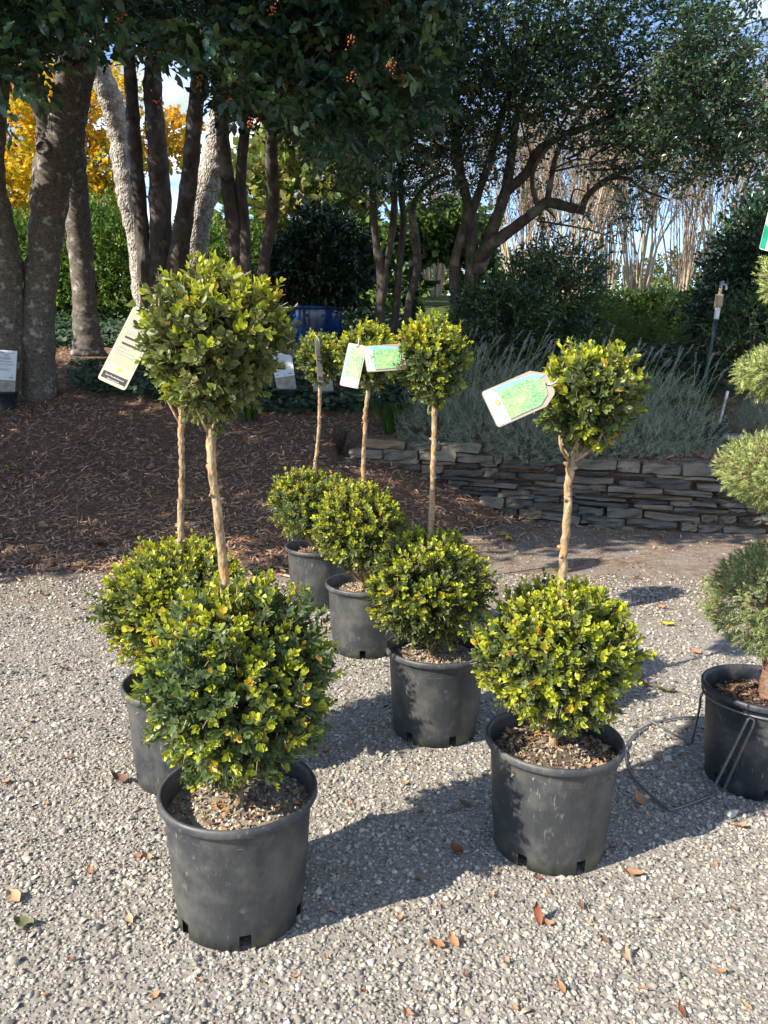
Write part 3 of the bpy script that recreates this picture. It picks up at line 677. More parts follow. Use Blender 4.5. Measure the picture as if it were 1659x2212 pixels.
PLANTS = [
 dict(p=(-.341, 1.699), low=W3(508, 1484, 1.70), low_r=(.245, .24, .272), top=W3(462, 748, 1.70), top_r=(.178, .175, .190), mid=W3(472, 1120, 1.70), fresh=(-.22, -.48), leaf=.0255, tones=((.85, .98, 1.05), (1.25, 1.08, .95)), soil='grit', rot=-1.41, warm=.06, head=W3(456, 945, 1.70), topd=.85, tear=.55, stem_r=.0112,
      label='nearest two tier boxwood topiary in a black pot, tall stem, orange tinged tips'),
 dict(p=(-.640, 2.331), low=W3(388, 1312, 2.331), low_r=(.245, .24, .235), top=W3(408, 770, 2.331), top_r=(.15, .15, .16), mid=W3(392, 1060, 2.331), fresh=(.28, -.1), leaf=.025, soil='litter', rot=.35, stem_r=.0105, head=W3(392, 920, 2.331),
      label='boxwood topiary partly hidden behind the nearest one, back of its tag showing'),
 dict(p=(.481, 1.983), low=W3(1200, 1412, 1.983), low_r=(.225, .225, .212), top=W3(1270, 862, 1.983), top_r=(.150, .15, .148), mid=W3(1226, 1110, 1.983), fresh=(.28, -.4), leaf=.0255, soil='litter', rot=-1.28, tear=.42, topd=.72, foot=(.0, .0), stem_r=.0118, head=W3(1234, 1000, 1.983),
      label='boxwood topiary at front right with a big picture tag pointing left'),
 dict(p=(.201, 2.677), low=W3(925, 1268, 2.677), low_r=(.245, .24, .228), top=W3(934, 782, 2.677), top_r=(.136, .135, .165), mid=W3(936, 1010, 2.677), fresh=(-.12, .2), leaf=.0245, head=W3(938, 872, 2.677), soil='grit', rot=-1.30, tear=.5, topd=.8, tone=.95,
      label='boxwood topiary in the middle of the group, narrow egg shaped top, shaded pot front'),
 dict(p=(-.083, 3.511), low=W3(780, 1142, 3.511), low_r=(.245, .24, .24), top=W3(796, 772, 3.511), top_r=(.155, .15, .15), mid=W3(788, 940, 3.511), fresh=(.40, .1), leaf=.027, soil='grit', rot=-1.7, dens=.68,
      label='boxwood topiary behind the middle one, very yellow green lower ball, upright portrait tag'),
 dict(p=(-.366, 4.240), low=W3(672, 1090, 4.24), low_r=(.25, .24, .215), top=W3(692, 775, 4.24), top_r=(.135, .135, .15), mid=W3(688, 940, 4.24), fresh=(.15, -.5), leaf=.027, soil='litter', rot=-1.0, dens=.6, tone=1.1,
      label='farthest boxwood topiary, at the back left by the mulch, small rounded top'),
]
for i, d in enumerate(PLANTS): topiary(d['p'][0], d['p'][1], d, d['label'], 100 + i * 10)

# ------------------------------------------------------------------ spruce pom-pom topiary
def spruce():
    px, py = 1.242, 2.352; root = empty('spruce_topiary', (px, py, 0)); tag(root, 'spruce topiary of stacked needle balls in a dark pot, cut by the right edge', 'topiary')
    make_pot(root, M_POT2, 77, 'bark', .25); r = np.random.default_rng(78)
    tube('trunk', [(.02, -.02, POT_H - .08, .038), (.015, -.01, .42, .033), (0, 0, .8, .028), (.0, 0, 1.3, .02), (0, 0, 2.0, .012)], M_BARK_S, root, 14, .06, 6)
    pads = [(1290, .235, .19, 1.0), (1022, .232, .142, 1.0), (802, .195, .096, 1.0), (602, .165, .11, .9), (405, .115, .10, .7)]
    for i, (Yd, rr, rz, de) in enumerate(pads):
        z = W3(1700, Yd, py)[2]; c = np.array([0.0, 0.0, z]); nz = SNoise(2.5, 400 + i); n = int(1500 * (rr / .22) ** 2 * de)
        u = rand_dirs(n, r); b = 1 + .06 * nz(u); rho = np.where(r.uniform(size=n) < .25, r.uniform(.4, .75, n), r.uniform(.8, 1.0, n))
        p = c + u * np.array([rr - .035, rr - .035, rz - .022]) * (rho * b)[:, None]; d = unit(u / np.array([rr, rr, rz]) * rr + np.array([0, 0, .15]) + r.normal(size=(n, 3)) * .45)
        A = Acc(); L = r.uniform(.022, .04, n); K = 21; s1 = unit(np.cross(d, rand_dirs(n, r))); s2 = np.cross(d, s1)
        tone = np.array([.36, .41, .14]) * r.uniform(.55, 1.35, (n, 1)) if i else np.array([.28, .33, .12]) * r.uniform(.7, 1.2, (n, 1))
        for k in range(K):
            t = k / K; a = k * 2.4 + r.uniform(0, 6.28, n); sd_ = s1 * np.cos(a)[:, None] + s2 * np.sin(a)[:, None]
            nd = unit(d * (.75 + .3 * t) + sd_ + r.normal(size=(n, 3)) * .12); X, Y, Z = leaf_axes(nd, unit(d + r.normal(size=(n, 3)) * .3))
            nl = r.uniform(.012, .019, n) * (1 - .25 * t)
            A.inst(L_NARROW, p + d * (L * t)[:, None], X, Y, Z, np.stack([np.full(n, .019), nl, nl], 1), tone * r.uniform(.75, 1.3, (n, 1)))
        f = A.build('needle_ball', M_NEEDLE, root); f['kind'] = 'stuff'
        T = Acc(); X, Y, Z = leaf_axes(d, s1); TW = (np.array([[-1, 0, -.6], [1, 0, -.6], [0, 0, 1], [-.8, 1, -.5], [.8, 1, -.5], [0, 1, .8]]), [(0, 1, 4, 3), (1, 2, 5, 4), (2, 0, 3, 5), (3, 4, 5)])
        m = r.uniform(size=n) < .22
        T.inst(TW, (p - d * .03)[m], X[m], Y[m], Z[m], np.stack([np.full(n, .0016), L + .026, np.full(n, .0016)], 1)[m], np.array([.40, .29, .17]) * r.uniform(.7, 1.2, (m.sum(), 1)))
        t = T.build('twigs', M_CHIP, f); t['kind'] = 'stuff'
        for k in range(5):
            a = 6.283 * k / 5 + i; tube('branch', [(0, 0, z - .03, .011), (math.cos(a) * rr * .4, math.sin(a) * rr * .4, z - .01, .008), (math.cos(a) * rr * .8, math.sin(a) * rr * .8, z + .01, .004)], M_BARK_S, root, 6, .1, 3, k)
spruce()

# ------------------------------------------------------------------ wire stand
def wire_stand():
    px, py = 1.242, 2.352; root = empty('wire_stand', (px, py, 0)); tag(root, 'bent grey wire pot stand hanging round the spruce pot, one loop on the gravel', 'wire stand')
    Z = lambda x, y: (1329.8 + .1984 * x, 1371.5 + .1984 * y); wr = .0042; zr = POT_H - .034
    def rel(p): return (p[0] - px, p[1] - py, p[2], wr)
    R_ = .1835; ring = [(R_ * math.cos(a), R_ * math.sin(a), zr, wr) for a in np.linspace(0, 6.2832, 33)]
    tube('ring', ring, M_WIRE, root, 8, 0, 2)
    def onring(ang): return (R_ * 1.02 * math.cos(ang), R_ * 1.02 * math.sin(ang), zr, wr)
    def gp(x, y, z=.012): return rel(at_z(*Z(x, y), z))
    a1 = math.radians(-128)
    p1 = onring(a1)
    def mixp(a, b, t): return tuple(a[q_] + (b[q_] - a[q_]) * t for q_ in range(3)) + (wr,)
    f1, f2 = gp(1030, 1745), gp(1178, 1690); p1a = (p1[0] - .010, p1[1] - .008, p1[2] - .018, wr); p1b = (p1[0] + .012, p1[1] - .010, p1[2] - .018, wr); top = (p1[0], p1[1] - .006, p1[2] - .002, wr)
    tube('leg', [top, p1a, mixp(p1a, f1, .3), mixp(p1a, f1, .6), mixp(p1a, f1, .93), f1, gp(990, 1765), gp(830, 1830), gp(640, 1895), gp(590, 1900), gp(540, 1870), gp(400, 1760), gp(220, 1580), gp(130, 1430), gp(105, 1300), gp(120, 1200), gp(210, 1080), gp(330, 995), gp(480, 940), gp(700, 900), gp(960, 893)], M_WIRE, root, 8, 0, 6)
    tube('leg', [top, p1b, mixp(p1b, f2, .3), mixp(p1b, f2, .6), mixp(p1b, f2, .93), f2, (f2[0] + .03, f2[1] + .02, .008, wr)], M_WIRE, root, 8, 0, 6)
    a2 = math.radians(172); p2 = onring(a2); f3 = gp(830, 1175)
    tube('leg', [p2, (p2[0] - .006, p2[1], p2[2] - .02, wr), mixp(p2, f3, .3), mixp(p2, f3, .6), mixp(p2, f3, .94), f3, gp(790, 1160), gp(640, 1085), gp(500, 1005), gp(345, 912, .02)], M_WIRE, root, 8, 0, 6)
wire_stand()

# ------------------------------------------------------------------ plant tags
def outline(Wd, Hh, r, cut=0.0, n=4):
    """rounded card, optional clipped upper corners"""
    pts = []
    def arc(cx_, cy_, a0):
        for i in range(n + 1):
            a = a0 + math.pi / 2 * i / n; pts.append((cx_ + r * math.cos(a), cy_ + r * math.sin(a)))
    w, h = Wd / 2, Hh
    arc(-w + r, r, math.pi); arc(w - r, r, -math.pi / 2)
    if cut: pts.extend([(w, h - cut), (w * .6, h - cut * .12), (w * .45, h), (-w * .45, h), (-w * .6, h - cut * .12), (-w, h - cut)])
    else: arc(w - r, h - r, 0); arc(-w + r, h - r, math.pi / 2)
    return pts
def plate(name, pts, z0, z1, mat, parent, bend=0.0, Hh=1.0):
    n = len(pts); f = lambda y: bend * (y / Hh - .5) ** 2 - bend * .25
    V = [(x, y, z0 + f(y)) for x, y in pts] + [(x, y, z1 + f(y)) for x, y in pts]
    Fs = [tuple(range(n))[::-1], tuple(range(n, 2 * n))] + [(i, (i + 1) % n, n + (i + 1) % n, n + i) for i in range(n)]
    return py_mesh(name, V, Fs, mat, parent, False)
def frame_from(root, corner, top, right):
    """local +Y runs from the foot of the card to its hole, +X to its right"""
    Y = unit(np.array(top) - np.array(corner)); X = np.array(right) - np.array(corner); X = unit(X - Y * (X @ Y)); Zv = np.cross(X, Y)
    root.matrix_world = Matrix(((X[0], Y[0], Zv[0], corner[0]), (X[1], Y[1], Zv[1], corner[1]), (X[2], Y[2], Zv[2], corner[2]), (0, 0, 0, 1)))
def make_tag(foot, top, right, Wd, Hh, label, cut=0.0, side='front'):
    root = empty('plant_tag'); tag(root, label, 'plant tag'); frame_from(root, foot, top, right)
    plate('card', outline(Wd, Hh, .008, cut), -.0005, .0005, M_TAN if side == 'front' else M_BACK, root)
    e = .0006; w = Wd / 2
    if side == 'front':
        fs = Hh * .22
        plate('white_panel', [(-w + .0035, .0035), (w - .0035, .0035), (w - .0035, fs), (-w + .0035, fs)], e, e + .0004, M_PAPER, root)
        plate('cyan_stripe', [(-w + .004, fs * .6), (-w * .62, fs), (-w * .62, Hh * .7), (-w * .45, Hh * .9), (-w * .52, Hh * .97), (-w * .78, Hh * .8), (-w * .88, Hh * .5)], e + .0006, e + .001, M_CYAN, root)
        plate('photo_panel', [(-w * .66, fs * 1.02), (w * .84, fs * 1.02), (w * .84, Hh * .72), (w * .45, Hh * .88), (-w * .2, Hh * .92), (-w * .5, Hh * .86), (-w * .66, Hh * .7)], e + .0012, e + .0016, M_PHOTO, root)
        c = [(-w * .18 + .0062 * math.cos(a), fs * .70 + .0062 * math.sin(a)) for a in np.linspace(0, 6.283, 17)[:-1]]
        lg = plate('logo', c, e + .0018, e + .0021, M_YEL, root)
        for q in (-.0022, 0, .0022): plate('logo_bar', [(-w * .18 + q - .0005, fs * .70 - .003), (-w * .18 + q + .0005, fs * .70 - .003), (-w * .18 + q + .001, fs * .70 + .0035), (-w * .18 + q, fs * .70 + .0035)], e + .0023, e + .0025, M_PAPER, lg)
        text_mesh('lettering', 'BIZON', .0105, M_CYAN, root, (w * .36, fs * .66, e + .002)); text_mesh('lettering', 'NURSERY', .0052, M_CYAN, root, (w * .36, fs * .50, e + .002))
        text_mesh('lettering', 'GREEN MOUNTAIN BOXWOOD', .0075, M_INKG, root, (0, fs * .24, e + .002), sx=min(1.0, (Wd - .012) / .1))
    else:
        plate('print_panel', [(-w + .006, Hh * .25), (w - .006, Hh * .25), (w - .006, Hh * .9), (-w + .006, Hh * .9)], e, e + .0003, M_PALEGREEN, root)
        plate('dark_band', [(-w + .006, .010), (w - .006, .010), (w - .006, Hh * .13), (-w + .006, Hh * .13)], e, e + .0004, M_INK, root)
        text_mesh('lettering', 'Green Mountain Boxwood', .0062, M_PAPER, root, (0, Hh * .085, e + .0006), sx=.85); text_mesh('lettering', 'Buxus sempervirens', .005, M_PAPER, root, (0, Hh * .075 - .006, e + .0006), sx=.9)
        for y0 in (.50, .58): plate('dark_bar', [(-w * .6, Hh * y0), (w * .85, Hh * y0), (w * .85, Hh * (y0 + .026)), (-w * .6, Hh * (y0 + .026))], e + .0005, e + .0008, M_INK, root)
        for k, (x0, x1, y0) in enumerate([(-.7, .1, .45), (-.8, -.2, .41), (-.1, .5, .41), (-.7, .6, .37), (-.6, .7, .64), (-.7, .2, .67), (-.5, .7, .72), (-.7, .5, .76), (-.2, .3, .82)]):
            plate('print_line', [(w * x0, Hh * y0), (w * x1, Hh * y0), (w * x1, Hh * y0 + .0022), (w * x0, Hh * y0 + .0022)], e + .0005, e + .0008, M_INKG, root)
        c = [(w * .1 + .006 * math.cos(a), Hh * .20 + .006 * math.sin(a)) for a in np.linspace(0, 6.283, 9)[:-1]]; plate('logo', c, e + .0003, e + .0006, M_YEL, root)
    hy = Hh * .94; plate('eyelet', [(.0028 * math.cos(a), hy + .0028 * math.sin(a)) for a in np.linspace(0, 6.283, 11)[:-1]], -.0012, .0026, M_INK, root)
    tube('tie', [(0, hy, .002, .0006), (.004, hy + .015, .006, .0006), (-.004, hy + .04, -.01, .0006)], M_WHITEP, root, 5, 0, 3)
    return root
y1 = 1.86
make_tag(W3(1057, 886, 1.83), W3(1193, 826, 1.87), W3(1079, 928, 1.82), .094, .168, 'large white and green picture tag sticking out left of the front right topiary', cut=.035)
make_tag(W3(753, 836, 3.34), W3(772, 747, 3.36), W3(773, 839, 3.33), .083, .185, 'upright portrait picture tag hanging in the back middle topiary', cut=0)
make_tag(W3(788, 776, 2.62), W3(872, 770, 2.66), W3(776, 803, 2.60), .092, .14, 'tilted picture tag tucked into the left of the middle topiary')
make_tag(W3(693, 826, 4.08), W3(686, 740, 4.10), tuple(np.array(W3(693, 826, 4.08)) + np.array([.025, .10, 0])), .085, .22, 'picture tag seen nearly edge on, hanging in the farthest topiary', side='back')
make_tag(W3(240, 831, 2.16), W3(322, 668, 2.22), W3(272, 826, 2.16), .088, .235, 'cream tag with dark band turned back side out, left of the nearest topiary', side='back')
def spruce_tag():
    root = empty('plant_tag'); tag(root, 'white tag with green band at the right edge, on the spruce topiary', 'plant tag')
    frame_from(root, W3(1668, 545, 2.2), W3(1690, 455, 2.22), W3(1700, 552, 2.2)); plate('card', outline(.075, .13, .006), -.0005, .0005, M_WHITE, root)
    plate('green_band', [(-.0375, .004), (-.022, .002), (-.022, .06), (-.0375, .07)], .0007, .0011, M_GREENP, root)
    tube('tie', [(0, .122, .001, .0008), (.02, .15, .01, .0008), (.05, .16, .03, .0008)], M_WHITEP, root, 5, 0, 3)
spruce_tag()

# ------------------------------------------------------------------ sign cards standing in little pots
def sign_pot(X, Yb, yd, wpx, lab, title, lean, show_board, ch, rz=0.0):
    b = at_y(X, Yb, yd); z0 = float(terrain(b[0], yd)) - .02; root = empty('sign_pot', (b[0], yd, z0), rz); tag(root, lab, 'sign', 'information cards in small black pots')
    lathe('pot', [(.10, 0), (.118, .15), (.128, .151), (.13, .175), (.122, .175), (.115, .14), (.0, .138)], 28, M_POT2, root)
    bd = empty('board_post'); bd.parent = root; bd.location = (0, -.02, .10); bd.rotation_euler = (math.radians(-10), lean, 0)
    box_mesh('board', (.215, .018, .50), (0, 0, .25), M_WOODG, bd)
    c = ch; card = box_mesh('card', (.216, .003, c), (0, -.0115, .50 - c / 2 + .005), M_WHITE, bd, bev=0)
    e = (math.pi / 2, 0, 0); t0 = c / 2
    for k, s in enumerate(title): text_mesh('lettering', s, .026, M_INK, card, (.0, -.0022, t0 - .036 - .026 * k), e)
    r = random.Random(len(lab))
    yy = t0 - .075
    while yy > -c / 2 + .09:
        wline = r.uniform(.10, .18); plt = box_mesh('text_line', (wline, .0006, .0042), (-.09 + wline / 2, -.0022, yy), M_INKG, card, bev=0); yy -= r.choice([.0095, .0095, .0095, .02])
    for x, w_ in ((-.075, .03), (.0, .008), (.065, .055)): box_mesh('text_line', (w_, .0006, .006), (x, -.0022, -c / 2 + .025), M_INK, card, bev=0)
    tube('logo', [(.062, -.0026, -c / 2 + .034, .0016), (.066, -.0026, -c / 2 + .045, .0016), (.07, -.0026, -c / 2 + .056, .0012)], M_INK, card, 5, 0, 2)
# Empties are not allowed between thing and part: flatten board groups afterwards
sign_pot(14, 892, 8.15, 50, 'white holly information card on a black pot at the left tree foot', ["'Nellie Stevens'", 'Holly'], math.radians(3), False, .31)
sign_pot(622, 884, 8.45, 50, 'white information card leaning left above bare board, left one in the ivy', ['Loropetalum'], math.radians(-9), True, .30)
sign_pot(700, 886, 8.35, 50, 'white information card behind the farthest topiary stem, in the ivy', ['Edgeworthia'], math.radians(-5), False, .30)
bpy.context.view_layer.update()
for o in [o for o in COL.objects if o.name.startswith('board_post')]:
    for chd in list(o.children):
        m = o.matrix_local @ chd.matrix_local; chd.parent = o.parent; chd.matrix_parent_inverse = Matrix(); chd.matrix_local = m
    bpy.data.objects.remove(o)

# ------------------------------------------------------------------ trees
BN = np.random.default_rng(900)
def rows_px(lst):
    """(X, Y, depth, width_px) points of a limb -> world rows with radius"""
    out = []
    for X, Y, y, w in lst:
        p = at_y(X, Y, y); d = np.linalg.norm(p - np.array([0, 0, CAM_H])); out.append((*p, w / 2 / F_PX * d))
    return out
def limb(root, name, lst, mat, seg=14, wob=.035, k=7, seed=0):
    o = np.array(root.location); R = [(x - o[0], y - o[1], z - o[2], r) for x, y, z, r in rows_px(lst)]
    S = smooth_path(R, k); rr = np.random.default_rng(seed)
    V, Fs = tube_arrays(S[:, :3], S[:, 3] * (1 + .05 * np.sin(np.arange(len(S)) * 1.3 + seed)), seg, wob, seed); return py_mesh(name, V, Fs, mat, root)
def tree_root(name, X, Y, y, label, cat='tree', group=None):
    p = at_y(X, Y, y); t = empty(name, (p[0], y, float(terrain(p[0], y)))); return tag(t, label, cat, group)
HG = 'holly trees on the mulch bank'
hA = tree_root('holly_tree', -6, 880, 8.45, 'holly tree with trunk cut by the left edge, behind the white card', group=HG)
limb(hA, 'trunk', [(-4, 905, 8.45, 96), (6, 860, 8.45, 84), (16, 700, 8.45, 62), (14, 560, 8.4, 50), (2, 470, 8.3, 42), (-14, 380, 8.2, 38), (-10, 260, 8.0, 36), (5, 130, 7.6, 32), (20, 0, 7.2, 26)], M_BARK_H, 18, .04)
hB = tree_root('holly_tree', 88, 865, 8.6, 'thick forked holly tree with a round knot hole at its fork', group=HG)
limb(hB, 'trunk', [(80, 900, 8.6, 92), (81, 855, 8.6, 76), (80, 760, 8.6, 68), (83, 660, 8.6, 62), (96, 540, 8.6, 60), (106, 440, 8.6, 66), (118, 345, 8.6, 68), (138, 260, 8.5, 54), (150, 170, 8.3, 48), (150, 80, 8.0, 44), (155, -20, 7.7, 40)], M_BARK_H, 22, .015)
limb(hB, 'limb', [(112, 360, 8.58, 46), (100, 280, 8.5, 34), (84, 215, 8.4, 32), (66, 175, 8.2, 30), (62, 90, 7.8, 26), (50, 0, 7.4, 20)], M_BARK_H, 14, .03)
def knot_hole():
    p = np.array(at_y(113, 332, 8.6)); o = np.array(hB.location); rel = p - o + np.array([0, -.22, 0]); ring = [(rel[0] + .062 * math.cos(a), rel[1] + .01 * math.sin(a), rel[2] + .055 * math.sin(a), .018) for a in np.linspace(0, 6.283, 14)]
    tube('knot_ring', ring, M_BARK_H, hB, 8, .08, 2)
    lathe_o = lathe('knot_hollow', [(.0, .0), (.045, .008), (.058, .02)], 14, M_BARK_D, hB); lathe_o.location = tuple(rel + np.array([0, -.004, 0])); lathe_o.rotation_euler = (math.pi / 2, 0, 0)
knot_hole()
hC = tree_root('holly_tree', 190, 752, 10.0, 'holly tree with a sunlit lumpy foot, right of the forked one', group=HG)
limb(hC, 'trunk', [(192, 770, 10, 72), (190, 735, 10, 54), (185, 690, 10, 50), (182, 640, 10, 44), (176, 560, 10, 46), (168, 470, 9.9, 46), (162, 380, 9.8, 44), (158, 300, 9.6, 40), (175, 200, 9.3, 36), (200, 80, 8.9, 30), (205, -20, 8.6, 26)], M_BARK_H, 18, .03)
hD = tree_root('holly_tree', 345, 690, 10.6, 'dark multi trunk holly standing behind the nearest topiary top', group=HG)
limb(hD, 'trunk', [(326, 720, 10.6, 35), (312, 560, 10.5, 29), (300, 420, 10.4, 27), (290, 300, 10.2, 26), (284, 200, 10, 24), (275, 90, 9.5, 21), (260, -20, 9, 18)], M_BARK_D, 14, .03, seed=1)
limb(hD, 'trunk', [(345, 720, 10.6, 51), (348, 560, 10.5, 46), (346, 430, 10.4, 42), (340, 320, 10.2, 37), (330, 200, 10, 34), (335, 90, 9.6, 27), (345, -20, 9.2, 24)], M_BARK_D, 16, .03, seed=2)
limb(hD, 'trunk', [(372, 720, 10.5, 48), (382, 590, 10.4, 42), (398, 470, 10.2, 35), (412, 360, 10, 32), (420, 260, 9.8, 30), (432, 150, 9.4, 26), (450, 20, 9, 21)], M_BARK_D, 16, .03, seed=3)
pT = tree_root('rough_bark_tree', 350, 660, 11.6, 'tree with two pale rough barked trunks spreading in a sunlit V', group=None)
limb(pT, 'trunk', [(322, 720, 11.6, 45.9), (306, 610, 11.6, 39.4), (296, 520, 11.6, 36.1), (278, 440, 11.5, 37.7), (272, 390, 11.5, 42.6), (262, 300, 11.4, 44.3), (244, 230, 11.2, 42.6), (222, 170, 11, 39.4), (190, 90, 10.8, 36.1), (170, 0, 10.6, 32.8)], M_BARK_P, 26, .045, 9, 4)
limb(pT, 'trunk', [(392, 720, 11.6, 57.4), (414, 600, 11.6, 52.5), (424, 500, 11.5, 49.2), (440, 420, 11.4, 50.8), (462, 360, 11.3, 49.2), (470, 310, 11.2, 42.6), (476, 240, 11, 39.4), (490, 130, 10.7, 34.4), (500, 0, 10.4, 31.2)], M_BARK_P, 26, .045, 9, 5)
hE = tree_root('holly_tree', 540, 690, 10.2, 'slender twin stemmed dark holly left of the blue urn', group=HG)
limb(hE, 'trunk', [(524, 720, 10.2, 46), (514, 600, 10.2, 30), (505, 500, 10.1, 28), (494, 410, 10, 28), (487, 350, 9.9, 26), (478, 260, 9.6, 24), (465, 130, 9.2, 20)], M_BARK_D, 12, .03, seed=6)
limb(hE, 'trunk', [(530, 720, 10.2, 40), (530, 560, 10.1, 24), (526, 470, 10.1, 22), (520, 400, 10, 22), (524, 330, 9.8, 20), (535, 220, 9.5, 18)], M_BARK_D, 12, .03, seed=7)
hF = tree_root('holly_tree', 565, 650, 9.8, 'single crooked dark holly trunk just left of the blue urn', group=HG)
limb(hF, 'trunk', [(560, 730, 9.8, 34), (566, 620, 9.8, 24), (574, 540, 9.8, 24), (588, 470, 9.7, 26), (591, 410, 9.6, 24), (586, 340, 9.4, 24), (588, 280, 9.2, 22), (600, 160, 8.8, 18)], M_BARK_D, 12, .04, seed=8)
tG = tree_root('multi_stem_tree', 850, 715, 9.9, 'slim multi stemmed tree right of the blue urn', group=None)
limb(tG, 'trunk', [(820, 735, 9.9, 21.8), (822, 660, 9.9, 20.3), (826, 600, 9.9, 23.4), (812, 520, 9.8, 15.6), (806, 440, 9.7, 14.0), (804, 360, 9.6, 12.5), (796, 250, 9.3, 10.1)], M_BARK_D, 12, .04, seed=9)
limb(tG, 'trunk', [(824, 620, 9.9, 17.2), (838, 560, 9.85, 14.0), (848, 490, 9.8, 15.6), (852, 430, 9.7, 14.0), (846, 360, 9.5, 11.7), (850, 250, 9.2, 9.4)], M_BARK_D, 10, .04, seed=10)
limb(tG, 'trunk', [(846, 735, 10, 20.3), (856, 660, 10, 15.6), (864, 560, 9.9, 14.0), (872, 480, 9.9, 13.3), (866, 410, 9.8, 12.5), (868, 320, 9.6, 9.4)], M_BARK_D, 10, .04, seed=11)
limb(tG, 'trunk', [(876, 735, 9.7, 20.3), (884, 650, 9.7, 15.6), (900, 590, 9.7, 17.2), (898, 520, 9.6, 17.2), (890, 460, 9.6, 14.0), (904, 420, 9.5, 10.1), (930, 390, 9.4, 8.6), (972, 372, 9.3, 6.2)], M_BARK_D, 12, .04, seed=12)
tH = tree_root('spreading_tree', 1010, 720, 9.2, 'large spreading tree with bare arching limbs, right of centre', group=None)
limb(tH, 'trunk', [(992, 745, 9.2, 34.3), (986, 650, 9.2, 25.0), (980, 590, 9.2, 21.8), (988, 540, 9.1, 18.7), (1006, 480, 9.0, 20.3), (1010, 440, 9.0, 20.3), (996, 380, 8.9, 18.7), (988, 320, 8.8, 18.7), (985, 230, 8.6, 17.2), (990, 120, 8.2, 14.0)], M_BARK_D, 14, .035, seed=13)
limb(tH, 'trunk', [(1024, 745, 9.2, 46.8), (1018, 650, 9.2, 34.3), (1020, 560, 9.15, 28.1), (1016, 480, 9.05, 26.5), (1012, 445, 9.0, 25.0)], M_BARK_D, 16, .035, seed=14)
limb(tH, 'limb', [(1016, 470, 9.02, 18.7), (1040, 400, 8.9, 15.6), (1066, 320, 8.7, 14.8), (1090, 230, 8.4, 13.3), (1130, 150, 8.0, 10.1), (1180, 70, 7.6, 7.0)], M_BARK_D, 12, .035, seed=15)
limb(tH, 'limb', [(1030, 590, 9.15, 34.3), (1062, 500, 9.0, 26.5), (1090, 420, 8.8, 21.8), (1104, 340, 8.6, 18.7), (1118, 250, 8.3, 14.0), (1160, 160, 8.0, 10.1), (1250, 80, 7.5, 7.0)], M_BARK_D, 12, .035, seed=16)
limb(tH, 'limb', [(1034, 560, 9.1, 31.2), (1060, 530, 8.9, 26.5), (1100, 500, 8.8, 23.4), (1150, 462, 8.6, 20.3), (1182, 438, 8.5, 20.3), (1230, 448, 8.4, 18.7), (1264, 456, 8.35, 15.6)], M_BARK_D, 14, .035, seed=17)
limb(tH, 'limb', [(1256, 450, 8.36, 14.0), (1272, 420, 8.3, 12.5), (1310, 388, 8.2, 10.9), (1350, 370, 8.1, 9.4), (1410, 352, 7.9, 6.2)], M_BARK_D, 10, .03, seed=18)
limb(tH, 'limb', [(1098, 410, 8.78, 20.3), (1140, 370, 8.6, 18.7), (1160, 330, 8.5, 17.2), (1210, 295, 8.3, 14.8), (1280, 270, 8.0, 11.7), (1370, 230, 7.6, 8.6), (1470, 190, 7.2, 5.5)], M_BARK_D, 12, .035, seed=19)
limb(tH, 'limb', [(1182, 440, 8.5, 14.0), (1190, 390, 8.4, 11.7), (1204, 330, 8.3, 10.1), (1240, 270, 8.1, 7.8), (1300, 190, 7.7, 5.5)], M_BARK_D, 10, .03, seed=20)
limb(tH, 'limb', [(1160, 440, 8.5, 10.9), (1150, 400, 8.4, 9.4), (1156, 360, 8.4, 7.8), (1190, 310, 8.3, 6.2), (1230, 240, 8.1, 4.7)], M_BARK_D, 10, .03, seed=21)
limb(tH, 'limb', [(1320, 386, 8.18, 7.0), (1355, 385, 8.1, 6.2), (1390, 410, 7.9, 4.7), (1440, 430, 7.6, 3.1)], M_BARK_D, 8, .03, seed=22)

# ------------------------------------------------------------------ crowns
TS = 1.0 / math.tan(SUN_EL)
def sun_xy(P):      # where the shadow of P meets the plane z = 0
    return P[:, 0] + .866 * TS * P[:, 2], P[:, 1] + .5 * TS * P[:, 2]
EN = SNoise(1.3, 31)
def crown_ok(P, hi=12.3):
    xp, yp = sun_xy(P); b = np.interp(xp, [-20, -2, -.4, 1.4, 2.6, 4, 8], [4.85, 4.9, 5.05, 5.75, 6.35, 6.6, 6.9]) + .2 * EN(np.stack([xp * 2, yp * 0, xp * 0], -1))
    return (yp > b) & ((yp < hi) | (xp > 6.0))
def twig_leaves(A, P, D, r, T, leaf, K, L, cols, droop=.2, wide=.5, tw=None, gloss_up=.6, fac=None):
    """P,D: twig bases and directions; K leaves along each twig"""
    n = len(P); s1 = unit(np.cross(D, rand_dirs(n, r)))
    pal = np.asarray(cols)
    ci = r.integers(0, len(pal), n)
    for k in range(K):
        t = (k + .7) / K; sd_ = s1 * (1 if k % 2 else -1) + r.normal(size=(n, 3)) * .35
        ld = unit(D * (.65 + .5 * t) + sd_ * (1 - .5 * t) + np.array([0, 0, -droop]) + r.normal(size=(n, 3)) * .2)
        X, Y, Z = leaf_axes(ld, unit(np.array([0, 0, gloss_up]) + r.normal(size=(n, 3)) * .5)); sz = leaf * r.uniform(.7, 1.2, n)
        A.inst(T, P + D * (L * t)[:, None], X, Y, Z, np.stack([sz * wide * 2, sz, sz], 1), pal[ci] * r.uniform(.75, 1.3, (n, 1)), fac)
    if tw is not None:
        X, Y, Z = leaf_axes(D, s1); TW = (np.array([[-1, 0, 0], [1, 0, 0], [0, 1, 0], [0, 0, 1.2]]), [(0, 1, 2), (0, 3, 2)])
        tw.inst(TW, P - D * .08, X, Y, Z, np.stack([np.full(n, .0035), L + .08, np.full(n, .003)], 1), np.tile([.07, .065, .04], (n, 1)))
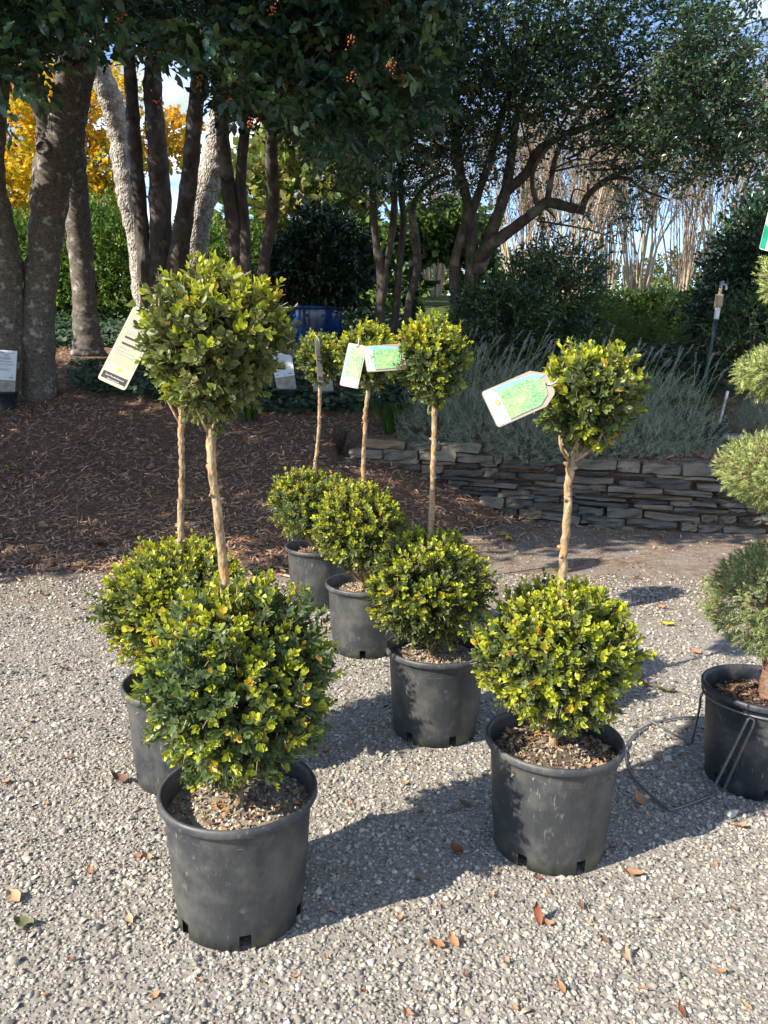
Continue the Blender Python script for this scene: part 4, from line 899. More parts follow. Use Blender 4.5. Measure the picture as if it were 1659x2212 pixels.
HOLLY_C = [[.030, .068, .036], [.040, .085, .038], [.024, .052, .030], [.075, .115, .034]]
def holly_crowns():
    r = np.random.default_rng(55); trees = [hA, hB, hC, hD, hE, hF, tG, pT]; loc = np.array([list(t.location) for t in trees]); cn = SNoise(1.5, 61); cn2 = SNoise(3.6, 62); un = SNoise(2.2, 63)
    # the part in view
    n = 23000; y = r.uniform(3.9, 10.2, n); Xp = r.uniform(-150, 930, n); x = (Xp - CX) / F_PX * y
    sl = np.interp(Xp, [-150, 0, 120, 180, 250, 330, 400, 450, 520, 620, 700, 800, 870, 930], [.36, .37, .385, .40, .385, .385, .38, .365, .318, .30, .292, .285, .305, .325])
    P0 = np.stack([x, y, x * 0], -1)
    zl = CAM_H + sl * y + .14 * un(P0 * 1.3) + .07 * un(P0 * 4)
    z = zl + r.uniform(0, 1, n) ** 1.3 * (1.1 + .08 * y)
    P = np.stack([x, y, z], -1); d = cn(P) * .6 + cn2(P) * .45
    thin = np.interp(Xp, [-150, 60, 150, 200, 260, 340, 470, 520, 930], [.5, .45, .3, .05, .0, .05, .1, .9, 1.0])
    keep = crown_ok(P, 13.2) & (d > -.95 * thin - .05)
    P = P[keep]; tc_ = (r.uniform(size=len(P)) < np.interp((P[:, 0] / P[:, 1]) * F_PX + CX, [150, 210, 300, 430, 500], [1, .45, .30, .38, 1])); P = P[tc_]
    # the part outside the frame to the left, whose shade lies on the mulch and the wall
    m = 11000; x = r.uniform(-10.5, .8, m); y = r.uniform(.4, 7.5, m); z = r.uniform(3.2, 4.9, m); Q = np.stack([x, y, z], -1)
    out = (z > CAM_H + .50 * y + .25) | (x < -.56 * y - .35); Q = Q[out]; xp, yp = sun_xy(Q)
    Q = Q[crown_ok(Q) & (cn(Q) * .6 + cn2(Q) * .4 > -.42) & (xp < 7.2)]
    own = lambda p: np.argmin((p[:, None, 0] - loc[None, :, 0]) ** 2 + .35 * (p[:, None, 1] - loc[None, :, 1]) ** 2, 1)
    oP = own(P); oQ = own(Q); bunch = 0
    for i, t in enumerate(trees):
        A = Acc(); TW = Acc(); p = P[oP == i]; q_ = Q[oQ == i]; o = np.array(t.location)
        if len(p):
            D = unit(r.normal(size=(len(p), 3)) * np.array([1, 1, .6]) + np.array([0, -.5, -.15])); ln = r.uniform(.14, .26, len(p)); near = p[:, 1] < 5.0; mid_ = (p[:, 1] >= 5.0) & (p[:, 1] < 6.6); far_ = p[:, 1] >= 6.6
            for sel, tpl in ((near, L_HOLLY), (mid_, L_FOLD), (far_, L_DIA)):
                if sel.any(): twig_leaves(A, (p - o)[sel], D[sel], r, tpl, .072, 7, ln[sel], HOLLY_C, .12, .52, TW)
        if len(q_):
            D = unit(r.normal(size=(len(q_), 3)) * np.array([1, 1, .5])); twig_leaves(A, q_ - o, D, r, L_DIA, .16, 5, r.uniform(.3, .5, len(q_)), HOLLY_C, .1, .8)
        if A.V:
            c = A.build('crown', M_HOLLY, t); c['kind'] = 'stuff'
            if TW.V: w = TW.build('twigs', M_CHIP, c); w['kind'] = 'stuff'
    # berry clusters
    spots = [(265, 40, 5.6), (30, 58, 5.2), (670, 40, 5.4), (755, 90, 5.6), (516, 165, 5.2), (626, 178, 5.5), (760, 165, 5.6), (830, 5, 5.5), (700, 98, 5.5), (545, 262, 5.8), (500, 218, 5.6), (870, 170, 5.8), (845, 140, 5.8), (430, 175, 5.6), (480, 70, 5.0), (590, 15, 5.0), (340, 215, 5.8), (120, 20, 5.2)]
    rb = np.random.default_rng(8)
    for k, (X, Y, yy) in enumerate(spots):
        p = np.array(at_y(X, Y, 4.1 + .25 * (k % 3))); t = trees[int(own(p[None])[0])]; A = Acc(); n = int(rb.integers(9, 20)); c = p - np.array(t.location) + rb.normal(size=(n, 3)) * np.array([.014, .014, .018])
        E = np.eye(3); A.inst(ICO, c, np.tile(E[0], (n, 1)), np.tile(E[1], (n, 1)), np.tile(E[2], (n, 1)), rb.uniform(.004, .0054, n), np.array([.42, .085, .018]) * rb.uniform(.7, 1.2, (n, 1)))
        b = A.build('berry_cluster', M_BERRY, t, True)
holly_crowns()
def spreading_crown():
    r = np.random.default_rng(66); blobs = [(960, 120, 8.0, .8, 1.0), (900, 260, 8.6, .7, 1.0), (1040, 60, 7.6, .8, 1.0), (1150, 40, 7.4, .85, 1.0), (1290, 40, 7.0, .85, 1.1), (1400, 50, 6.9, .75, 1.1), (1515, 120, 6.8, .55, 1.1), (1575, 250, 6.6, .5, 1.2), (1660, 300, 6.5, .5, 1.0), (1500, 240, 6.9, .7, 1.1),
             (1400, 180, 7.2, .75, 1.0), (1270, 170, 7.5, .8, .8), (1140, 170, 7.9, .8, .8), (1040, 220, 8.4, .8, .7), (1010, 360, 8.9, .6, .55), (1130, 300, 8.6, .7, .45), (1260, 310, 8.2, .65, .5), (1390, 310, 7.6, .6, .8), (1480, 350, 7.2, .5, .5), (1590, 390, 6.9, .45, .45), (1330, 430, 7.9, .5, .35), (1240, 500, 8.3, .5, .35), (930, 390, 9.0, .55, .6), (850, 340, 9.2, .7, .9), (780, 300, 9.3, .8, 1.0), (1200, 560, 8.5, .35, .3)]
    A = Acc(); TW = Acc(); o = np.array(tH.location); nz = SNoise(2.4, 67)
    for X, Y, yy, rr, de in blobs:
        c = np.array(at_y(X, Y, yy)); n = int(370 * de * (rr / .7) ** 2); u = rand_dirs(n, r); p = c + u * np.array([rr, rr * 1.1, rr * .75]) * (r.uniform(.1, 1, n) ** .5)[:, None]
        p = p[crown_ok(p, 16) & (nz(p) > -.75)]; n = len(p); D = unit(r.normal(size=(n, 3)) * np.array([1, 1, .5]) + np.array([.3, -.2, .05]))
        twig_leaves(A, p - o, D, r, L_DIA, .052, 7, r.uniform(.12, .24, n), [[.055, .115, .062], [.07, .135, .062], [.042, .090, .056], [.10, .15, .065]], .05, .5, TW)
    j = r.integers(0, A.n, 1)
    c = A.build('crown', M_HOLLY, tH); c['kind'] = 'stuff'; w = TW.build('twigs', M_CHIP, c); w['kind'] = 'stuff'
    rr = random.Random(4)
    for k in range(46):     # fine bare branchlets inside the crown
        X, Y, yy, rad, de = rr.choice(blobs); a = np.array(at_y(X, Y, yy)); b = np.array(at_y(1080 + rr.uniform(-60, 160), 380 + rr.uniform(-80, 60), 8.6)); e = a + np.array([rr.gauss(0, .35), rr.gauss(0, .3), rr.gauss(0, .25)])
        s = b + (a - b) * rr.uniform(.35, .7); m = (s + e) / 2 + np.array([rr.gauss(0, .07), rr.gauss(0, .07), rr.gauss(.05, .06)])
        tube('branchlet', [(*(s - o), .012), (*(m - o), .008), (*(e - o), .003)], M_BARK_D, tH, 5, .05, 4, k)
spreading_crown()

# ------------------------------------------------------------------ shrubs and background planting
def blob_leaves(A, c, rad, n, r, T, leaf, K, L, cols, droop=.1, wide=.5, shell=.5, tw=None, seed=0, up=.3):
    nz = SNoise(2.5 / max(max(rad), .3), seed + 5); u = rand_dirs(n, r); p = u * np.array(rad) * ((r.uniform(shell ** 3, 1, n) ** (1 / 3)) * (1 + .12 * nz(u * max(rad))))[:, None]
    keep = nz(p + 3) > -1.0; p = p[keep] + np.array(c); u = u[keep]; n = len(p)
    D = unit(u + np.array([0, 0, up]) + r.normal(size=(n, 3)) * .5); twig_leaves(A, p, D, r, T, leaf, K, r.uniform(.6, 1.2, n) * L, cols, droop, wide, tw)
def shrub(name, X, Yc, y, rad, n, leaf, cols, label, mat=M_SOFT, T=L_DIA, K=6, L=.16, cat='shrub', group=None, seed=1, stems=5, wide=.45, extra=()):
    c = np.array(at_y(X, Yc, y)); gz = float(terrain(c[0], y)); root = empty(name, (c[0], y, gz)); tag(root, label, cat, group); r = np.random.default_rng(seed); A = Acc(); TW = Acc()
    blob_leaves(A, (0, 0, c[2] - gz), rad, n, r, T, leaf, K, L, cols, .1, wide, .35, TW, seed)
    for (dx, dy, dz, rx, ry, rz, m) in extra: blob_leaves(A, (dx, dy, c[2] - gz + dz), (rx, ry, rz), m, r, T, leaf, K, L, cols, .1, wide, .35, TW, seed + 1)
    f = A.build('foliage', mat, root); f['kind'] = 'stuff'; w = TW.build('twigs', M_CHIP, f); w['kind'] = 'stuff'
    for k in range(stems):
        a = 6.283 * k / max(stems, 1) + seed; tube('stem', [(math.cos(a) * .05, math.sin(a) * .05, -.05, .02), (math.cos(a) * rad[0] * .25, math.sin(a) * rad[1] * .25, (c[2] - gz) * .6, .015), (math.cos(a) * rad[0] * .55, math.sin(a) * rad[1] * .55, (c[2] - gz) + rad[2] * .3, .006)], M_BARK_D, root, 6, .05, 4, k)
    return root
LIME = [[.13, .24, .035], [.10, .19, .035], [.19, .29, .05], [.08, .15, .03]]
SG = 'sunlit green shrubs behind the tree trunks'
shrub('laurel_shrub', 50, 590, 13.2, (1.3, .9, 1.0), 2300, .085, LIME, 'sunlit light green shrub between the leftmost tree trunks', group=SG, seed=11)
shrub('laurel_shrub', 235, 600, 13.0, (1.0, .9, 1.15), 2300, .085, LIME, 'bright green shrub in the gap right of the lumpy footed holly', group=SG, seed=12)
shrub('laurel_shrub', 130, 620, 13.6, (1.2, .8, 1.0), 1500, .085, LIME, 'green shrub glimpsed behind the forked holly trunk', group=SG, seed=13)
shrub('laurel_shrub', 470, 585, 13.4, (1.1, .9, .75), 1700, .085, LIME, 'low green shrub behind the pale trunks and twin stems', group=SG, seed=14)
shrub('laurel_shrub', 360, 610, 14.2, (1.0, .8, .9), 900, .085, LIME, 'green shrub mostly hidden by the dark multi trunk holly', group=SG, seed=15)
VINE = [[.20, .25, .06], [.30, .30, .08], [.13, .19, .05], [.36, .30, .12]]
shrub('vine_thicket', 640, 480, 15.5, (1.6, .9, 1.5), 1500, .15, VINE, 'pale yellow green large leaved thicket above the blue urn shrub', T=L_IVY, wide=.5, seed=16, K=5, L=.3)
shrub('vine_thicket', 790, 620, 14.0, (.7, .6, .9), 700, .12, [[.16, .26, .05], [.24, .32, .07], [.10, .17, .04]], 'light green bush right of the blue urn', T=L_IVY, wide=.5, seed=17, K=5, L=.25)
# blue urn with its shrub
def urn():
    c = np.array(at_y(685, 712, 11.0)); gz = float(terrain(c[0], 11.0)); root = empty('glazed_urn', (c[0], 11.0, gz - .05)); tag(root, 'big glossy cobalt blue glazed urn in the ivy', 'urn')
    h = at_y(685, 662, 11.0)[2] - gz + .05
    lathe('bowl', [(.26, 0), (.31, h * .3), (.345, h * .62), (.352, h * .86), (.35, h * .90)], 40, M_BLUE, root)
    lathe('rim', [(.345, h * .895), (.378, h * .90), (.388, h * .94), (.38, h * .985), (.36, h), (.335, h * .985), (.32, h * .86), (0, h * .85)], 40, M_BLUE, root)
    for k in range(10): a = 6.283 * k / 10; tube('stud', [(.352 * math.cos(a), .352 * math.sin(a), h * .76, .02), (.366 * math.cos(a), .366 * math.sin(a), h * .76, .016), (.372 * math.cos(a), .372 * math.sin(a), h * .76, .006)], M_BLUE, root, 8, 0, 2)
    p = np.array(at_y(690, 575, 11.0)); sh = empty('urn_shrub', (c[0], 11.0, gz + h * .8)); tag(sh, 'dark rounded evergreen shrub growing in the blue urn', 'shrub'); r = np.random.default_rng(19); A = Acc(); TW = Acc()
    blob_leaves(A, (.03, 0, p[2] - gz - h * .8), (.74, .7, .55), 1500, r, L_DIA, .095, 7, .16, [[.028, .06, .032], [.022, .048, .028], [.04, .075, .035]], .25, .42, .3, TW, 3)
    blob_leaves(A, (.0, 0, p[2] - gz - h * .8 + .4), (.38, .38, .35), 260, r, L_DIA, .095, 7, .16, [[.028, .06, .032], [.022, .048, .028]], .2, .42, .3, TW, 4)
    f = A.build('foliage', M_HOLLY, sh); f['kind'] = 'stuff'; w = TW.build('twigs', M_CHIP, f); w['kind'] = 'stuff'
    for k in range(4): a = 1.57 * k; tube('stem', [(.05 * math.cos(a), .05 * math.sin(a), -.1, .02), (.15 * math.cos(a), .15 * math.sin(a), .25, .016), (.4 * math.cos(a), .4 * math.sin(a), .6, .006)], M_BARK_D, sh, 6, .05, 4)
urn()
# dark shrubs on the right
DARK = [[.052, .108, .046], [.042, .085, .042], [.075, .135, .052], [.09, .155, .058]]
shrub('evergreen_shrub', 1180, 665, 9.6, (.66, .6, .55), 1200, .062, DARK, 'dense dark green shrub right of the spreading tree foot', M_HOLLY, seed=21, extra=((-.35, 0, -.2, .5, .5, .45, 500), (.15, 0, .5, .4, .4, .3, 240)))
shrub('evergreen_shrub', 1080, 690, 9.0, (.5, .45, .4), 800, .06, DARK, 'dark leafy shrub in front of the spreading tree foot', M_HOLLY, seed=22)
shrub('evergreen_tree', 1630, 600, 9.0, (.46, .6, .8), 1200, .075, [[.034, .08, .044], [.045, .095, .045], [.028, .062, .038]], 'tall dark evergreen at the right edge behind the spruce', M_HOLLY, seed=23, extra=((.5, 0, .3, .6, .6, 1.1, 1100), (.0, 0, -.4, .7, .5, .45, 600)), cat='tree', L=.22)
shrub('low_shrub', 1640, 700, 8.2, (.45, .4, .35), 500, .05, DARK, 'small leafy shrub under the tall evergreen at the right edge', M_SOFT, seed=24)
# asparagus fern like clumps
def fern(X, Y, y, label, seed, rad=.8):
    c = np.array(at_y(X, Y, y)); gz = float(terrain(c[0], y)); root = empty('feathery_fern', (c[0], y, gz)); tag(root, label, 'fern', 'feathery green ferns behind the ivy'); r = np.random.default_rng(seed); A = Acc(); n = 90
    a = r.uniform(0, 6.28, n); e = r.uniform(.35, 1.3, n)
    for k in range(16):
        t = (k + 1) / 16; L = rad * 1.3; p = np.stack([np.cos(a) * np.cos(e) * L * t, np.sin(a) * np.cos(e) * L * t, np.sin(e) * L * t - .25 * t * t], -1); sdv = unit(np.stack([-np.sin(a), np.cos(a), r.normal(size=n) * .4], -1))
        for sg in (-1, 1):
            for q_ in range(2):
                d = unit(sdv * sg + np.stack([np.cos(a), np.sin(a), e * 0 + .3], -1) * .6 + r.normal(size=(n, 3)) * .3); X_, Y_, Z_ = leaf_axes(d, rand_dirs(n, r)); A.inst(L_NARROW, p, X_, Y_, Z_, np.stack([np.full(n, .09), (1.2 - t) * r.uniform(.07, .13, n), np.full(n, .05)], 1), np.array([.13, .20, .045]) * r.uniform(.6, 1.3, (n, 1)))
    f = A.build('fronds', M_SOFT, root); f['kind'] = 'stuff'
for k, (X, Y, y, lb) in enumerate([(1290, 725, 10.2, 'feathery fern left most, beside the dark shrub'), (1385, 715, 10.4, 'feathery fern in the middle, below the tan stems'), (1470, 705, 10.2, 'feathery fern right most, below the grey shelter'), (1250, 715, 11.0, 'feathery fern at the back left, against the tan stems')]): fern(X, Y, y, lb, 130 + k)

MEAD = [[.10, .17, .04], [.14, .21, .05], [.07, .12, .03]]
for k, (X, Y, y, lb) in enumerate([(1265, 690, 12.6, 'leafy green perennial under the tan stems, nearest the dark shrub'), (1350, 688, 12.8, 'leafy green perennial under the tan stems, middle one'), (1430, 684, 12.6, 'leafy green perennial under the tan stems, left of the grey shelter'), (1505, 682, 12.2, 'leafy green perennial below the grey shelter')]):
    shrub('leafy_perennial', X, Y, y, (.5, .4, .32), 420, .09, MEAD, lb, T=L_DIA, seed=180 + k, stems=3, group='green perennials below the tan stems')
# crape myrtles: vases of tan stems
def myrtle(X, Yb, y, h, spread, nst, label, seed, leafy=.5):
    b = np.array(at_y(X, Yb, y)); gz = min(float(terrain(b[0], y)), b[2]); root = empty('crape_myrtle', (b[0], y, gz)); tag(root, label, 'tree', 'crape myrtles behind the garden'); r = np.random.default_rng(seed); A = Acc(); TW = Acc()
    for k in range(int(nst * 1.35)):
        a = r.uniform(0, 6.28); s = spread * math.sqrt(r.uniform(.02, 1)); hh = h * r.uniform(.75, 1.05); p0 = np.array([math.cos(a) * .22 * r.uniform(.2, 1), math.sin(a) * .22 * r.uniform(.2, 1), -.1]); p3 = np.array([math.cos(a) * s, math.sin(a) * s * .8, hh]); w = r.normal(size=3) * .08
        p1 = p0 + (p3 - p0) * .33 + w - np.array([math.cos(a), math.sin(a), 0]) * s * .08; p2 = p0 + (p3 - p0) * .68 - w
        rr = r.uniform(.013, .028); st = tube('trunk', [(*p0, rr), (*p1, rr * .8), (*p2, rr * .5), (*p3, .006)], M_BARK_M, root, 6, .04, 5, k)
        m = 20; ts = r.uniform(.4, 1.0, m); pts = np.where(ts[:, None] < .68, p1 + (p2 - p1) * ((ts - .33) / .35)[:, None], p2 + (p3 - p2) * ((ts - .68) / .32)[:, None]); D = unit(np.stack([r.normal(size=m) * .35 + math.cos(a) * .25, r.normal(size=m) * .35 + math.sin(a) * .25, np.ones(m)], -1)); L = r.uniform(.4, .95, m)
        X_, Y_, Z_ = leaf_axes(D, rand_dirs(m, r)); TWT = (np.array([[-1, 0, -.6], [1, 0, -.6], [0, 0, 1], [-.3, 1, -.2], [.3, 1, -.2], [0, 1, .3]]), [(0, 1, 4, 3), (1, 2, 5, 4), (2, 0, 3, 5)])
        TW.inst(TWT, pts, X_, Y_, Z_, np.stack([np.full(m, .007), L, np.full(m, .007)], 1), np.array([.36, .27, .19]) * r.uniform(.7, 1.15, (m, 1)))
        e = pts + D * L[:, None]; m2 = 3
        for q_ in range(m2):
            keep = r.uniform(size=m) < leafy; ee = (pts + D * (L * r.uniform(.4, 1, m))[:, None])[keep]
            if len(ee): twig_leaves(A, ee, unit(D[keep] + r.normal(size=(len(ee), 3)) * .6), r, L_DIA, .055, 4, r.uniform(.1, .2, len(ee)), [[.22, .22, .07], [.30, .24, .09], [.16, .19, .06], [.34, .20, .08]], .1, .5)
    t = TW.build('branch_tips', M_CHIP, root); t['kind'] = 'stuff'
    if A.V: f = A.build('crown', M_SOFT, root); f['kind'] = 'stuff'
MY = [(1375, 660, 16.5, 4.3, 1.35, 24, 'crape myrtle with vase of tan stems, right of the centre gap in the foliage', .28), (1240, 670, 15.5, 4.0, 1.2, 22, 'crape myrtle thicket of stems directly under the arching limb', .3), (1130, 660, 16.5, 3.8, 1.2, 20, 'crape myrtle stems seen just right of the spreading tree', .5), (1540, 650, 17.0, 4.8, 1.3, 20, 'crape myrtle rising behind the tall dark evergreen', .35),
      (930, 640, 17.0, 3.9, 1.3, 16, 'crape myrtle stems between the slim and the spreading trees', .5), (740, 620, 18.0, 4.0, 1.6, 18, 'crape myrtle stems above the blue urn shrub', .5), (600, 600, 19.0, 3.8, 1.5, 14, 'crape myrtle stems above the low shrub by the twin stemmed holly', .6)]
MY += [(1310, 655, 18.5, 4.6, 1.3, 15, 'crape myrtle stems behind, between the two vase shaped ones', .4), (1470, 650, 19.0, 4.8, 1.3, 15, 'crape myrtle stems above the grey shelter', .4), (1190, 655, 18.5, 4.4, 1.3, 15, 'crape myrtle stems behind the dark shrub by the spreading tree', .45), (1620, 640, 19.5, 5.4, 1.4, 14, 'crape myrtle at the right edge, high above the evergreen', .45)]
for k, a in enumerate(MY): myrtle(*a[:7], 500 + k, a[7])

# yellow maple
def maple():
    b = at_y(130, 560, 17.5); gz = float(terrain(b[0], 17.5)); root = empty('maple_tree', (b[0], 17.5, gz)); tag(root, 'golden yellow autumn maple behind the left trunks', 'tree'); r = np.random.default_rng(41); A = Acc(); o = np.array([b[0], 17.5, gz])
    pal = [[.82, .56, .04], [.78, .48, .03], [.68, .57, .06], [.54, .51, .07], [.80, .42, .05]]
    for X, Y, y, rr, n in [(60, 300, 17, 1.0, 520), (160, 250, 17.2, 1.1, 560), (110, 400, 17, 1.2, 640), (210, 360, 17.4, .9, 420), (30, 430, 16.8, 1.0, 480), (190, 450, 17.2, .7, 300), (60, 190, 17.6, 1.0, 360), (230, 200, 17.8, .7, 220), (-60, 330, 17, 1.1, 420), (-40, 460, 17, .8, 260), (375, 290, 18, .55, 200), (340, 330, 18, .5, 150)]:
        c = np.array(at_y(X, Y, y)) - o; pp = pal if Y < 380 else pal[2:4] + pal[:2]
        blob_leaves(A, c, (rr, rr, rr * .6), n, r, L_IVY, .085, 6, .3, pp, .3, .5, .2, None, X + 200)
    f = A.build('crown', M_MAPLE, root); f['kind'] = 'stuff'
    tube('trunk', [(0, 0, -.1, .13), (.05, 0, .8, .11), (-.05, .1, 1.6, .08), (.1, .1, 2.6, .05)], M_BARK_D, root, 10, .05, 5)
    for k in range(9):
        a = .7 * k; tube('limb', [(0, .05, 1.0 + .1 * k, .05), (math.cos(a) * .7, math.sin(a) * .5, 1.7 + .12 * k, .03), (math.cos(a) * 1.5, math.sin(a) * 1.0, 2.2 + .2 * k, .01)], M_BARK_D, root, 6, .05, 4, k)
maple()
# far trees closing the view
FG = 'distant trees closing the view'
for k, (X, Y, y, rx, rz, cols, lb) in enumerate([(1450, 615, 30, 1.3, 1.0, [[.20, .21, .08], [.26, .25, .11], [.14, .16, .06]], 'olive green round tree far away behind the grey shelter'), (1290, 640, 26, 2.6, .9, [[.12, .16, .05], [.18, .21, .07]], 'dark green distant tree behind the tan stems right of centre'),
        (1050, 620, 27, 3.0, 1.3, [[.19, .23, .07], [.28, .29, .10]], 'distant tree behind the spreading tree'), (800, 610, 28, 3.2, 1.5, [[.24, .28, .09], [.34, .33, .13]], 'distant tree behind the slim multi stemmed tree'), (560, 580, 28, 2.6, 1.4, [[.16, .24, .06], [.24, .30, .09]], 'distant tree behind the twin stemmed holly'), (240, 600, 27, 4.5, 1.5, [[.08, .13, .04], [.12, .18, .05]], 'distant green tree behind the sunlit shrubs'), (1640, 600, 28, 2.2, 2.6, [[.05, .09, .04], [.08, .12, .05]], 'distant tree behind the evergreen at the right edge')]):
    shrub('distant_tree', X, Y, y, (rx, 1.2, rz), int(260 * rx * rz) + 180, .19, cols, lb, seed=160 + k, stems=3, cat='tree', group=FG, L=.35, K=5)

# ------------------------------------------------------------------ ivy and bed plants
def ivy():
    r = np.random.default_rng(88); A = Acc(); n = 44000; x = r.uniform(-5.2, 4.6, n); y = r.uniform(8.0, 13.0, n); nz = SNoise(2.0, 89); P0 = np.stack([x, y, x * 0], -1)
    front = np.interp(x, [-5.2, -4.3, -3.8, -3.5, -2.6, -1.8, -.9, -.2, .3, .6, 4.6], [10.5, 10.2, 9.3, 8.55, 8.3, 8.15, 8.1, 8.3, 8.6, 8.9, 9.2]) + .16 * nz(P0)
    left = (x < .5) & (y > front) & ~((x < -2.6) & (y < 10.7) & (x > -4.6) & (y > 9.5 + .3 * nz(P0)))
    right = (x > 1.9) & (((x - 3.0) / 1.3) ** 2 + ((y - 9.4) / .8) ** 2 < 1 + .25 * nz(P0)); mid = (x > .3) & (x < 2.2) & (y > 9.2) & (y < 11)
    keep = (left | right | mid) & (nz(P0 * 1.7) > -1.0); x, y = x[keep], y[keep]; n = len(x); mound = np.where(x > 1.9, .30 * np.clip(1 - ((x - 3.0) / 1.4) ** 2 - ((y - 9.4) / .9) ** 2, 0, 1), 0)
    z = terrain(x, y) + mound + r.uniform(.02, .13, n) + .04 * nz(np.stack([x, y, x * 0], -1) * 2)
    a = r.uniform(0, 6.28, n); d = unit(np.stack([np.cos(a), np.sin(a) - .4, r.normal(size=n) * .3 - .25], -1)); X, Y, Z = leaf_axes(d, unit(np.stack([r.normal(size=n) * .4, r.normal(size=n) * .4 - .6, np.ones(n)], -1)))
    s = r.uniform(.045, .085, n); col = np.array([[.055, .10, .06], [.07, .125, .065], [.042, .08, .05], [.10, .15, .085]])[r.integers(0, 4, n)] * r.uniform(.75, 1.3, (n, 1))
    A.inst(L_IVY, np.stack([x, y, z], -1), X, Y, Z, s, col); tag(A.build('ivy_ground_cover', M_SOFT), 'trailing ivy carpeting the bank under the trees', 'ivy', kind='stuff')
ivy()
STALK_ME = None
def lavender(X, Y, y, rad, label, seed, nstalk=9, dens=1.0):
    global STALK_ME
    c = np.array(at_y(X, Y, y)); gz = float(terrain(c[0], y)); root = empty('lavender_plant', (c[0], y, gz)); tag(root, label, 'lavender', 'grey lavender along the wall top'); r = np.random.default_rng(seed); A = Acc(); n = int(880 * dens * (rad[0] / .42) ** 2)
    u = rand_dirs(n, r); u[:, 2] = np.abs(u[:, 2]) * 1.15 - .15; u[:, 1] -= .15; u = unit(u); nz = SNoise(3, seed); p = u * np.array(rad) * 1.1 * (r.uniform(.45, .95, n) * (1 + .12 * nz(u)))[:, None]; d = unit(u + np.array([0, -.1, .55]) + r.normal(size=(n, 3)) * .3); L = r.uniform(.07, .13, n); s1 = unit(np.cross(d, rand_dirs(n, r))); s2 = np.cross(d, s1)
    for k in range(11):
        t = k / 11; a = k * 2.4; sd_ = s1 * math.cos(a) + s2 * math.sin(a); ld = unit(d * (.55 + .8 * t) + sd_ + r.normal(size=(n, 3)) * .15); X_, Y_, Z_ = leaf_axes(ld, d)
        A.inst(L_NARROW, p + d * (L * t)[:, None], X_, Y_, Z_, np.stack([np.full(n, .036), r.uniform(.028, .05, n), np.full(n, .04)], 1), np.array([.31, .345, .25]) * r.uniform(.65, 1.25, (n, 1)))
    f = A.build('foliage', M_GREY, root); f['kind'] = 'stuff'
    if STALK_ME is None:
        S = Acc(); V, Fs = tube_arrays([(0, 0, 0), (.01, 0, .24), (.035, 0, .48), (.05, 0, .58)], [.0028, .0026, .0022, .002], 4); S.add(V, Fs, (.30, .34, .18))
        q = np.random.default_rng(2); m = 40; zz = q.uniform(.51, .61, m); dd = unit(np.stack([q.normal(size=m), q.normal(size=m), np.full(m, .9)], -1)); X_, Y_, Z_ = leaf_axes(dd, rand_dirs(m, q)); S.inst(L_FOLD, np.stack([  .05 + (zz - .58) * .1, zz * 0, zz], -1), X_, Y_, Z_, np.full(m, .016), np.array([.36, .35, .37]) * q.uniform(.6, 1.2, (m, 1)))
        so_ = S.build('flower_stalk', M_GREY); STALK_ME = so_.data; bpy.data.objects.remove(so_)
    for k in range(int(nstalk * 1.3)):
        o = bpy.data.objects.new('flower_stalk', STALK_ME); link(o, root); a = r.uniform(0, 6.28); q = r.uniform(.1, .7); o.location = (math.cos(a) * rad[0] * q, math.sin(a) * rad[1] * q, rad[2] * .55); o.rotation_euler = (r.normal() * .25, .35 + r.normal() * .25, r.uniform(-.6, .6)); o.scale = (1, 1, r.uniform(.7, 1.25))
LAV = [(940, 935, 7.45, (.36, .34, .36), 'lavender at the left end of the wall, beside the strappy grass', 6, 1), (1040, 945, 7.25, (.40, .36, .42), 'lavender behind and right of the middle topiary stem', 8, 1), (1140, 960, 7.05, (.40, .36, .44), 'lavender spilling over the wall under the big picture tag', 8, 1), (1255, 970, 6.95, (.42, .36, .44), 'lavender directly behind the front right topiary top', 7, 1), (1370, 975, 6.85, (.42, .36, .42), 'lavender just right of the front right topiary top', 7, 1), (1465, 960, 6.95, (.36, .34, .36), 'lavender nearest the half buried white marker', 6, 1),
       (1000, 870, 8.1, (.42, .4, .42), 'lavender in the second row, above the left wall end', 12, 1), (1120, 870, 7.95, (.45, .4, .46), 'lavender in the second row, above the big picture tag', 14, 1), (1290, 880, 7.8, (.45, .4, .42), 'lavender in the second row, above the front right topiary', 8, 1), (1430, 885, 7.7, (.45, .4, .4), 'lavender in the second row, below the green hose pipe post', 8, 1), (1640, 925, 7.6, (.35, .3, .28), 'lavender at the right edge, between two spruce balls', 4, 1)]
for k, (X, Y, y, rad, lb, ns, de) in enumerate(LAV): lavender(X, Y - 12, y, (rad[0], rad[1], rad[2] * 1.25), lb, 200 + k, ns, de)
def grass_clump(X, Y, y, label, seed, n=230, h=.34, col=(.075, .15, .03)):
    c = np.array(at_y(X, Y, y)); gz = float(terrain(c[0], y)); root = empty('grass_clump', (c[0], y, gz)); tag(root, label, 'grass clump', 'strappy grass clumps'); r = np.random.default_rng(seed); A = Acc()
    for k in range(n):
        a = r.uniform(0, 6.28); o = r.uniform(.2, 1) * h; w = .0045; q = np.array([math.cos(a), math.sin(a), 0]); s = np.array([-math.sin(a), math.cos(a), 0]) * w; b = q * r.uniform(0, .06)
        P = [b, b + q * o * .35 + np.array([0, 0, h * .75]), b + q * o * .8 + np.array([0, 0, h * .85]), b + q * o * 1.25 + np.array([0, 0, h * .55 * r.uniform(.6, 1.3)])]
        V = []
        for i, p in enumerate(P): V += [p - s * (1, .9, .7, .1)[i], p + s * (1, .9, .7, .1)[i]]
        A.add(V, [(0, 1, 3, 2), (2, 3, 5, 4), (4, 5, 7, 6)], np.array(col) * r.uniform(.6, 1.3))
    f = A.build('blades', M_SOFT, root); f['kind'] = 'stuff'
